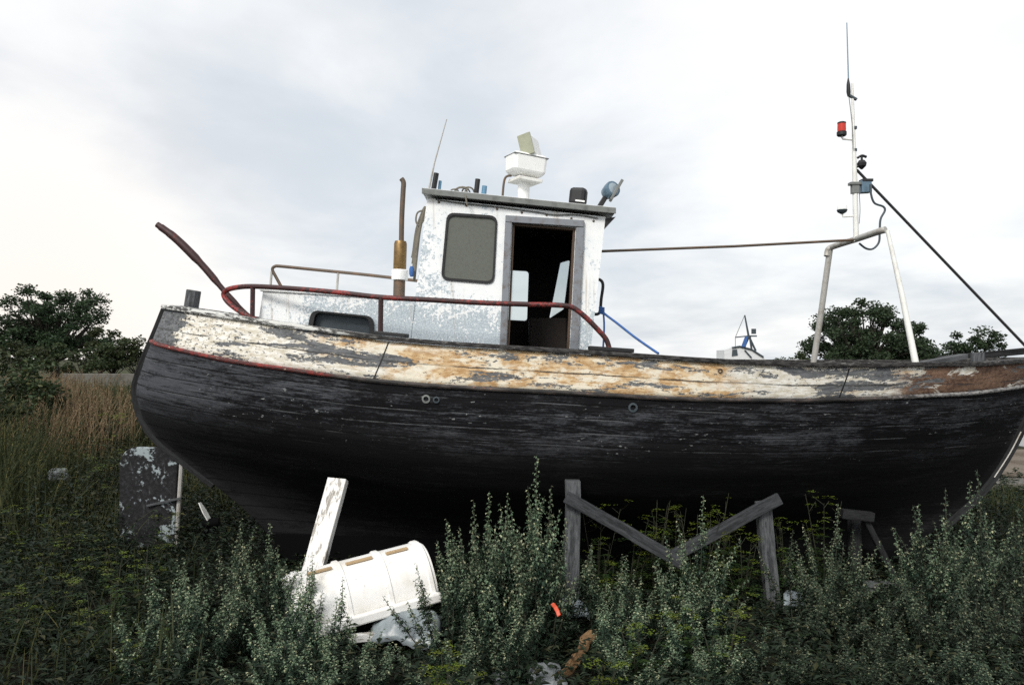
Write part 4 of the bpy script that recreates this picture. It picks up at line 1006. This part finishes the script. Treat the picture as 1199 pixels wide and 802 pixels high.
# yellow-green umbellifers
def make_umbel(seed, H, label, nst=5):
    r = random.Random(seed); st = MB(); heads = []; lf = MB()
    for i in range(nst):
        a = r.uniform(0, 6.283); lean = r.uniform(.03, .25); h = H * (1 if i == 0 else r.uniform(.55, .95))
        P = lambda t: V(math.cos(a) * lean * t, math.sin(a) * lean * t, -.04 + (h + .04) * t)
        st.tube([P(t / 4) for t in range(5)], [.006, .0055, .0045, .0035, .002], 4, cap=False)
        for b in range(r.randint(2, 4)):
            t0 = r.uniform(.72, .98); ang = r.uniform(0, 6.283); top = P(t0) + V(math.cos(ang) * r.uniform(.05, .14), math.sin(ang) * r.uniform(.05, .14), h * .12 + r.uniform(-.02, .02))
            st.tube([P(t0), top - V(0, 0, .04)], .002, 3, cap=False)
            R_ = r.uniform(.03, .065); fl = MB(); heads.append(fl)
            for k in range(int(20 * R_ / .045)):
                q = math.sqrt(r.random()) * R_; w = r.uniform(0, 6.283); p = top + V(math.cos(w) * q, math.sin(w) * q, -q * q * 3 + r.uniform(-.006, .006))
                leafquad(fl, p, rdir(r, -.2, .4), V(0, 0, 1), r.uniform(.014, .022), .013, 0, .1)
        for k in range(int(9 * h)):
            t = r.uniform(.1, .75); p = P(t); d = rdir(r, 0, .5); L = r.uniform(.10, .2)
            for j in range(9):
                s_ = (j + 1) / 9; sd = d.cross(V(0, 0, 1)).normalized() * (1 if j % 2 else -1)
                leafquad(lf, p + d * L * s_ - V(0, 0, L * .3 * s_ * s_), (sd + d * .6).normalized(), V(0, 0, 1), L * .38 * (1.1 - s_ * .6), L * .16, 0, .15)
    root = empty('umbel_plant', V(0, 0, 0), label, 'plant', 'yellow flowering weeds')
    st.build('stems', M['stem'], root, weld=False); [fl.build('flower_head', M['umb'], root, weld=False) for fl in heads]; lf.build('leaves', M['umbleaf'], root, weld=False)
    return root
ups = [make_umbel(21, .9, 'x', 5), make_umbel(22, .8, 'x', 7), make_umbel(23, 1.0, 'x', 4)]; uh = [.95, .85, 1.05]; uused = [False] * 3
U_L = 'yellow green flowering weed in the shaded grass at the left'
U_B = 'yellow green flowering weed growing in the dark under the hull'
U_F = 'yellow flowering weed at the bottom in front of the mugwort'
uspots = [(0, 40, 640, 7.0, U_L), (1, 105, 625, 7.4, U_L), (2, 145, 620, 7.0, U_L), (1, 70, 672, 6.4, U_L), (0, 130, 655, 6.3, U_L), (2, 165, 640, 6.6, U_L), (1, 20, 590, 8.2, U_L), (0, 60, 600, 7.8, U_L), (1, 15, 690, 6.0, U_L), (2, 110, 700, 5.8, U_L), (0, 150, 745, 5.5, U_L),
          (1, 185, 600, 7.9, U_L), (2, 30, 540, 9.2, U_L), (0, 95, 545, 9.4, U_L), (1, 130, 480, 10.5, U_L), (2, 160, 500, 10.2, U_L), (0, 190, 560, 9.4, U_L),
          (0, 700, 585, 7.35, U_B), (1, 765, 560, 7.5, U_B), (2, 830, 568, 7.4, U_B), (0, 815, 590, 7.2, U_B), (1, 870, 620, 7.1, U_B), (2, 735, 600, 7.3, U_B), (0, 965, 570, 7.6, U_B), (1, 920, 605, 7.4, U_B), (2, 715, 640, 7.0, U_B), (0, 790, 575, 7.6, U_B), (1, 850, 600, 7.5, U_B),
          (0, 745, 720, 5.4, U_F), (1, 698, 772, 4.95, U_F), (1, 520, 760, 5.0, U_F), (2, 820, 695, 5.5, U_F), (0, 845, 700, 5.3, U_F), (1, 505, 780, 4.8, U_F)]
for i, (k, px, py, Y, lb) in enumerate(uspots):
    if not uused[k]: o = ups[k]; uused[k] = True
    else: o = copy_tree(ups[k])
    p = at(px, py, Y); g0 = gh(p.x, Y); s = max(.3, (p.z - g0) / uh[k]); o.location = (p.x, Y, g0); o.scale = (.75 + s * .25, .75 + s * .25, s); o.rotation_euler = (0, 0, i * 1.7); o['label'] = lb
    o['group'] = {U_L: 'flowering weeds in the grass at the left', U_B: 'flowering weeds under the hull', U_F: 'flowering weeds at the bottom'}[lb]

# ground cover: broad mass of small weeds
def cover(name, n, area, hmax, mat, seed, Lr, dens=None):
    r = random.Random(seed); mb = MB(); x0, x1, y0, y1 = area
    cnt = 0
    while cnt < n:
        x = r.uniform(x0, x1); y = r.uniform(y0, y1)
        hm = hmax(x, y)
        if hm < .04: cnt += .2; continue
        cnt += 1
        h = hm * (.35 + .65 * r.random()) * (.55 + .9 * max(0, mnoise.noise(V(x * 1.3, y * 1.3, seed)) + .35))
        z0 = gh(x, y); a = r.uniform(0, 6.283); lean = r.uniform(0, .25) * h
        for k in range(7):
            t = .12 + .88 * r.random(); p = V(x + math.cos(a) * lean * t, y + math.sin(a) * lean * t, z0 + h * t)
            L = r.uniform(*Lr); leafquad(mb, p, rdir(r, -.3, .6), V(0, 0, 1), L, L * r.uniform(.3, .55), 0, .3)
    return tag(mb.build(name, mat, weld=False), kind='stuff')
def hm1(x, y):
    if y > 11: return 0
    h = .42
    if y > 6.6 and -3.0 < x < 5.6: h = .26
    if x < -2.6: h = .62 + .35 * smooth(-2.6, -4.5, x)
    if -1.9 < x < 1.0 and 5.6 < y < 6.7: h = .10
    if x < -2.6 and y < 5.4: h = .5
    return h
cover('weeds', 20000, (-7.5, 6.5, 3.8, 11), hm1, M['weed'], 31, (.035, .085))
def hm2(x, y): return .28
cover('weeds_beyond', 5000, (-1, 16, 10.5, 14.5), hm2, M['weed'], 33, (.05, .11))

def blades(name, n, fpos, hr, wr, mat, seed, head=False):
    r = random.Random(seed); mb = MB()
    for i in range(n):
        x, y = fpos(r); h = r.uniform(*hr) * (.75 + .5 * (mnoise.noise(V(x * .7, y * .7, seed)) + .4)); z0 = gh(x, y) - .03; h *= 1 - .34 * smooth(11, 18, y)
        a = r.gauss(.3, 1.4); d = V(math.cos(a), math.sin(a) * .6, 0); bend = abs(r.gauss(.22, .30)) * h; w = r.uniform(*wr)
        s = V(-d.y, d.x, 0) if r.random() < .5 else V(1, 0, 0); s.normalize()
        pts = [V(x, y, z0) + d * (bend * t * t) + V(0, 0, h * t * (1 - .12 * t * bend)) for t in (0, .4, .75, 1)]
        b = len(mb.v)
        for p, k in zip(pts, (1, .85, .6, .12)): mb.v += [tuple(p - s * w * k), tuple(p + s * w * k)]
        for k in range(3):
            mb.f.append((b + 2 * k, b + 2 * k + 1, b + 2 * k + 3, b + 2 * k + 2)); mb.uv.append([(0, 0)] * 4); mb.mi.append(0)
        if head and r.random() < .6:
            for j in range(7):
                p = pts[2].lerp(pts[3], .1 + j / 7); leafquad(mb, p, (d * .4 + rdir(r) * .6 + V(0, 0, .8)).normalized(), V(0, 1, 0), r.uniform(.03, .06), .012, 0, .2)
    return tag(mb.build(name, mat, weld=False), kind='stuff')
def pos_left(r, gold=False):
    while True:
        y = r.uniform(8.8, 24) if r.random() < .8 else r.uniform(8.0, 12); px = r.uniform(-60, 300); x = (px - 599.5) / F * y
        if px > 150 and y < 10.2: continue
        if gold and mnoise.noise(V(x * .5, y * .35, 7.7)) < .02: continue
        return x, y
def pos_all(r):
    y = r.uniform(5, 11); px = r.uniform(-40, 230); return (px - 599.5) / F * y, y
blades('dry_grass', 3200, lambda r: pos_left(r, True), (.5, 1.15), (.003, .007), M['straw'], 41, True)
cover('left_weeds', 9000, (-13, -3.3, 8.3, 19), lambda x, y: (0 if (x / y > -.40 and y < 9.6) else .72 - .4 * smooth(11, 17, y)), M['weedl'], 37, (.05, .12))
blades('green_grass', 11000, pos_left, (.35, .85), (.004, .009), M['green'], 43)
blades('rough_grass', 800, pos_all, (.25, .65), (.003, .007), M['green'], 45)
def pos_right(r):
    y = r.uniform(9.8, 13.2); return r.uniform(3, 14), y
blades('right_grass', 5000, pos_right, (.18, .45), (.004, .008), M['green'], 47)
def pos_tall(r):
    y = r.uniform(8.5, 10.5); px = r.gauss(10, 30); return (px - 599.5) / F * y, y
blades('tall_reeds', 520, pos_tall, (1.1, 1.7), (.004, .009), M['green'], 49, True)

# ------------------------------------------------------------------ trees
def tree(name, base, H, W, crown_lo, seed, label, mat, nleaf, lsz=(.14, .26), trunk=.16, nclump=34, csize=.55, shape='dome', group=None):
    r = random.Random(seed); wd = MB(); lf = MB()
    root = empty(name, base, label, 'tree', group)
    th = H * crown_lo + .2
    top = Vector(base) + V(r.uniform(-.2, .2), 0, th)
    wd.tube([Vector(base) - V(0, 0, .2), Vector(base) + V(.05, 0, th * .5), top], [trunk * 1.2, trunk, trunk * .8], 8)
    clumps = []
    for i in range(nclump):
        # points spread through a dome with a lumpy skin
        for _ in range(80):
            d = rdir(r, -.35, 1); k = r.random() ** .36 * .95
            lump = .90 + .22 * mnoise.noise(d * 1.9 + V(seed, 0, 0))
            c = Vector(base) + V(d.x * W / 2 * k * lump, d.y * W / 2 * k * lump, lerp(H * crown_lo, H, .30) + d.z * (H * (1 - crown_lo)) * .68 * k * lump)
            if all((c - q[0]).length > csize * .62 for q in clumps): break
        clumps.append((c, csize * r.uniform(.6, 1.25)))
    for c, s in clumps:
        mid = top.lerp(c, .5) + V(r.uniform(-.2, .2), r.uniform(-.2, .2), r.uniform(-.15, .3))
        wd.tube(catmull([top - V(0, 0, r.uniform(0, th * .3)), mid, c], 3), [trunk * .42, trunk * .36, trunk * .3, trunk * .24, trunk * .18, trunk * .12, trunk * .06], 5, cap=False)
        for _ in range(3):
            e = c + rdir(r) * s * .8; wd.tube([c.lerp(mid, .2), e], [trunk * .1, trunk * .04], 4, cap=False)
    per = nleaf // len(clumps)
    for c, s in clumps:
        for _ in range(per):
            d = rdir(r); k = r.random() ** .5; p = c + V(d.x * s, d.y * s, d.z * s * .62) * k
            L = r.uniform(*lsz); leafquad(lf, p, rdir(r, -.8, .6), rdir(r), L, L * .62, 0, .2)
    wd.build('trunk', M['bark'], root, weld=False); lf.build('crown', mat, root, weld=False)
    return root
def gp(px, Y):
    x = (px - 599.5) / F * Y; return V(x, Y, gh(x, Y))
tree('leafy_tree', gp(64, 40), 5.0, 6.6, .14, 3, 'broad dark leafy tree with sky gaps beyond the grass at the left', M['tree'], 18000, (.10, .18), .20, 110, .50)
tree('leafy_tree', gp(-22, 38), 3.9, 4.6, .14, 9, 'dark tree cut off by the left edge beside the broad tree', M['tree'], 6500, (.10, .18), .16, 32, .55)
tree('leafy_tree', gp(1014, 46), 5.9, 8.0, .10, 14, 'round dense dark tree seen under the mast gantry', M['tree'], 27000, (.12, .22), .25, 150, .62)
tree('leafy_tree', gp(1078, 47), 4.2, 3.2, .12, 15, 'smaller dark tree at the right foot of the gantry', M['tree'], 2600, (.13, .22), .15, 22, .5)
tree('bushy_tree', gp(1140, 42), 4.25, 4.0, .12, 18, 'low dark bushy tree behind the bow bollard', M['tree'], 5600, (.11, .19), .12, 44, .45)
tree('bushy_tree', gp(1098, 44), 3.1, 1.7, .12, 19, 'small low bush between the two trees at the right', M['tree'], 900, (.12, .2), .08, 9, .35)
for i, (px, Y, H, W, lb) in enumerate(((98, 33, 2.2, 3.2, 'dense dark bush just behind the low wall at the left'), (133, 34, 2.5, 2.0, 'dark bush behind the low wall beside the boat stern'), (158, 33.5, 2.0, 2.0, 'low dark bush touching the boat stern in view'),
                                       (25, 30, 2.1, 3.0, 'dark bush under the broad tree at the left edge'), (118, 36, 2.7, 1.9, 'sprig topped bush between the broad tree and the stern'))):
    tree('bush', gp(px, Y), H, W, .05, 60 + i, lb, M['tree2'], 2400, (.09, .17), .06, 18, .34)['category'] = 'bush'
tree('bush', gp(800, 30), 2.75, 1.9, .05, 71, 'low green bush top showing over the rail left of the far boat', M['tree2'], 1200, (.08, .15), .06, 12, .3)['category'] = 'bush'
tree('bush', gp(930, 40), 3.0, 2.6, .05, 73, 'low dark bush over the rail left of the round tree', M['tree2'], 1600, (.09, .17), .06, 14, .34)['category'] = 'bush'
tree('bush', gp(1188, 20.5), 1.9, 2.2, .05, 75, 'dark bush behind the bow near the white post', M['tree2'], 1400, (.08, .15), .05, 14, .3)['category'] = 'bush'

for i, (px, Y, py, W, lb) in enumerate(((2, 12.5, 394, 1.5, 'tall leafy shrub in the grass at the left edge'), (36, 14.5, 414, 1.1, 'leafy shrub in the grass right of the one at the left edge'), (-22, 11.5, 425, 1.4, 'low shrub half cut off by the left edge'))):
    b_ = gp(px, Y); tree('shrub', b_, at(px, py, Y).z - b_.z, W, .05, 90 + i, lb, M['shrub'], 2300, (.05, .11), .025, 20, .24)['category'] = 'shrub'

# low wall at the left, far boat, white post
lw = MB(); p0, p1 = gp(72, 29), gp(240, 30); zt = at(100, 438, 29.5).z
lw.prism([V(p0.x, p0.y, .2), V(p1.x, p1.y, .2), V(p1.x, p1.y, zt - .02), V(p0.x, p0.y, zt + .03)], (0, .3, 0))
tag(lw.build('low_wall', M['concrete'], bevel=.02), 'low grey concrete wall across the grass below the trees at the left', 'wall')

FB = 34
fb = empty('far_boat', gp(872, FB), 'distant white boat with a small mast showing over the rail', 'boat')
mb = MB(); rows = []
bx = gp(872, FB).x
for i in range(13):
    t = i / 12; b = 1.1 * (1 - abs(2 * t - 1) ** 2.6) ** .7 + .02; x = bx - 2.6 + 5.2 * t
    rows.append([V(x, FB + .9 - b * k, .5 + z) for k, z in ((.9, 1.35 + .25 * (2 * t - 1) ** 2), (.85, .8), (.5, .3), (.02, .0))] + [V(x, FB + .9 + b * k, .5 + z) for k, z in ((.5, .3), (.85, .8), (.9, 1.35 + .25 * (2 * t - 1) ** 2))])
mb.grid(rows); mb.build('hull', M['farwhite'], fb, shade=True)
def bp(px, py, y=FB): return at(px, py, y)
mb = MB(); mb.prism([bp(848, 432), bp(848, 410), bp(857, 407), bp(866, 405.5), bp(880, 409), bp(894, 418), bp(905, 432)], (0, 1.3, 0)); cab = mb.build('cabin', M['farwhite'], fb)
mb = MB(); mb.prism([bp(857, 417, FB - .03), bp(857.5, 409.5, FB - .03), bp(863, 409, FB - .03), bp(864, 416, FB - .03)], (0, .02, 0)); mb.build('window', M['fardark'], cab)
mb = MB(); mb.tube([bp(857, 407, FB - .05), bp(866, 405.5, FB - .05), bp(880, 409, FB - .05), bp(894, 418, FB - .05)], .035, 5); mb.build('roof_edge', M['fardark'], cab)
mb = MB(); mb.tube([bp(872, 410, FB - .04), bp(880, 419, FB - .04)], .03, 5); mb.build('handhold', M['fardark'], cab)
mb = MB(); mb.tube([bp(877, 396), bp(872, 369)], [.05, .03], 6); ms = mb.build('mast', M['fardark'], fb)
mb = MB(); mb.beam(bp(861, 395), bp(875, 393.5), .05, .05); mb.build('spreader', M['fardark'], ms)
for a, b in (((877, 394), (871, 408)), ((877, 394), (885, 411)), ((878, 394), (880, 409))):
    mb = MB(); mb.tube([bp(*a), bp(*b)], .045, 6); mb.build('mast_leg', M['fardark'], ms)
mb = MB(); mb.box(bp(882.5, 388), .17, .12, .22); mb.box(bp(882, 393.5), .28, .12, .06); mb.build('radar', M['fardark'], ms)
mb = MB(); mb.prism([bp(873, 394, FB - .1), bp(876, 394, FB - .1), bp(873.5, 406, FB - .1), bp(868.5, 406, FB - .1)], (0, .1, 0)); mb.build('rolled_cover', M['bluerope'], ms)
mb = MB(); mb.tube([bp(872, 369), bp(861, 395)], .014, 5); mb.tube([bp(861, 395), bp(861, 408)], .014, 5); mb.build('rigging', M['trim'], ms)
mb = MB(); q = gp(1203, 19.5); mb.box(q + V(0, 0, .45), .28, .3, .9); tag(mb.build('white_post', M['farwhite'], bevel=.03), 'white painted post by the dirt track at the right edge', 'post')

# ------------------------------------------------------------------ sky and light
SUN_EL, SUN_AZ = 40, 205                # azimuth clockwise from +Y: behind the photographer, a little to the left
w = bpy.data.worlds.new('World'); scene.world = w; w.use_nodes = True
t = w.node_tree; t.nodes.clear()
class WG(G):
    def __init__(self, tree): self.t = tree
g = WG(t)
out = t.nodes.new('ShaderNodeOutputWorld')
sky = g.n('TexSky', _sky_type='NISHITA'); sky.sun_disc = False; sky.sun_elevation = R(SUN_EL); sky.sun_rotation = R(SUN_AZ); sky.air_density = 1.0; sky.dust_density = 2.0
bg1 = g.n('Background', Strength=.07); g.set(bg1, 'Color', sky)
dirv = g.n('TexCoord').outputs['Generated']; s = g.sep(dirv)
zz = g.math('MAXIMUM', g.math('ADD', s[2], .16), .05)
pl = g.n('CombineXYZ', X=g.math('DIVIDE', s[0], zz), Y=g.math('DIVIDE', s[1], zz), Z=0.0).outputs[0]
mp = g.n('Mapping', Vector=pl); mp.inputs['Scale'].default_value = (.8, .62, 1); mp.inputs['Rotation'].default_value = (0, 0, R(20)); mp.inputs['Location'].default_value = (2.3, .4, 0)
n1 = g.noise(mp.outputs[0], .75, 7, .55, .35); n2 = g.noise(mp.outputs[0], 2.3, 6, .55, .3)
cl = g.math('ADD', g.math('MULTIPLY', n1, .68), g.math('MULTIPLY', n2, .32))
def lobe(az, el, k):                     # soft bright or dull part of the cloud deck in a compass direction
    a, e = R(az), R(el); d = (math.sin(a) * math.cos(e), math.cos(a) * math.cos(e), math.sin(e))
    dt = g.n('VectorMath', _operation='DOT_PRODUCT', i0=dirv, i1=d).outputs['Value']
    return g.math('POWER', g.math('MAXIMUM', dt, 0.0), k)
bri = g.math('ADD', cl, g.math('MULTIPLY', lobe(22, 22, 40), .20))
bri = g.math('ADD', bri, g.math('MULTIPLY', lobe(-30, 4, 60), .24))
bri = g.math('SUBTRACT', bri, g.math('MULTIPLY', lobe(-20, 13, 70), .06))
bri = g.math('SUBTRACT', bri, g.math('MULTIPLY', lobe(8, 5, 90), .10))
f = g.ramp(bri, .34, .63)
ccol = g.mix(f, (.432, .464, .498), (.66, .66, .655))
warm = g.math('MULTIPLY', lobe(-31, 3, 60), .8)
ccol = g.mix(warm, ccol, (.66, .603, .55))
glow = g.math('ADD', 1.0, g.math('MULTIPLY', lobe(SUN_AZ, SUN_EL, 5), .9))
bg2 = g.n('Background', Strength=glow); g.set(bg2, 'Color', ccol)
mx = g.n('MixShader', i0=.9, i1=bg1, i2=bg2); t.links.new(mx.outputs[0], out.inputs[0])

ld = bpy.data.lights.new('Sun', 'SUN'); ld.energy = 1.5; ld.angle = R(14); ld.color = (1.0, .965, .91)
lo = bpy.data.objects.new('Sun', ld); COL.objects.link(lo)
a, e = R(SUN_AZ), R(SUN_EL)
sd = V(math.sin(a) * math.cos(e), math.cos(a) * math.cos(e), math.sin(e))
lo.rotation_euler = sd.to_track_quat('Z', 'Y').to_euler(); lo.location = sd * 30

cam = bpy.data.cameras.new('Camera'); cam.lens = 28; cam.sensor_width = 36; cam.clip_end = 6000; cam.clip_start = .05
cam.shift_y = (HZ - 401) / 1199
co = bpy.data.objects.new('Camera', cam); COL.objects.link(co); co.location = (0, 0, EYE); co.rotation_euler = (R(90), 0, 0)
scene.camera = co
vs = scene.view_settings; vs.view_transform = 'Standard'; vs.look = 'None'; vs.gamma = 1; vs.use_curve_mapping = False; vs.exposure = .75
scene.cycles.use_denoising = False
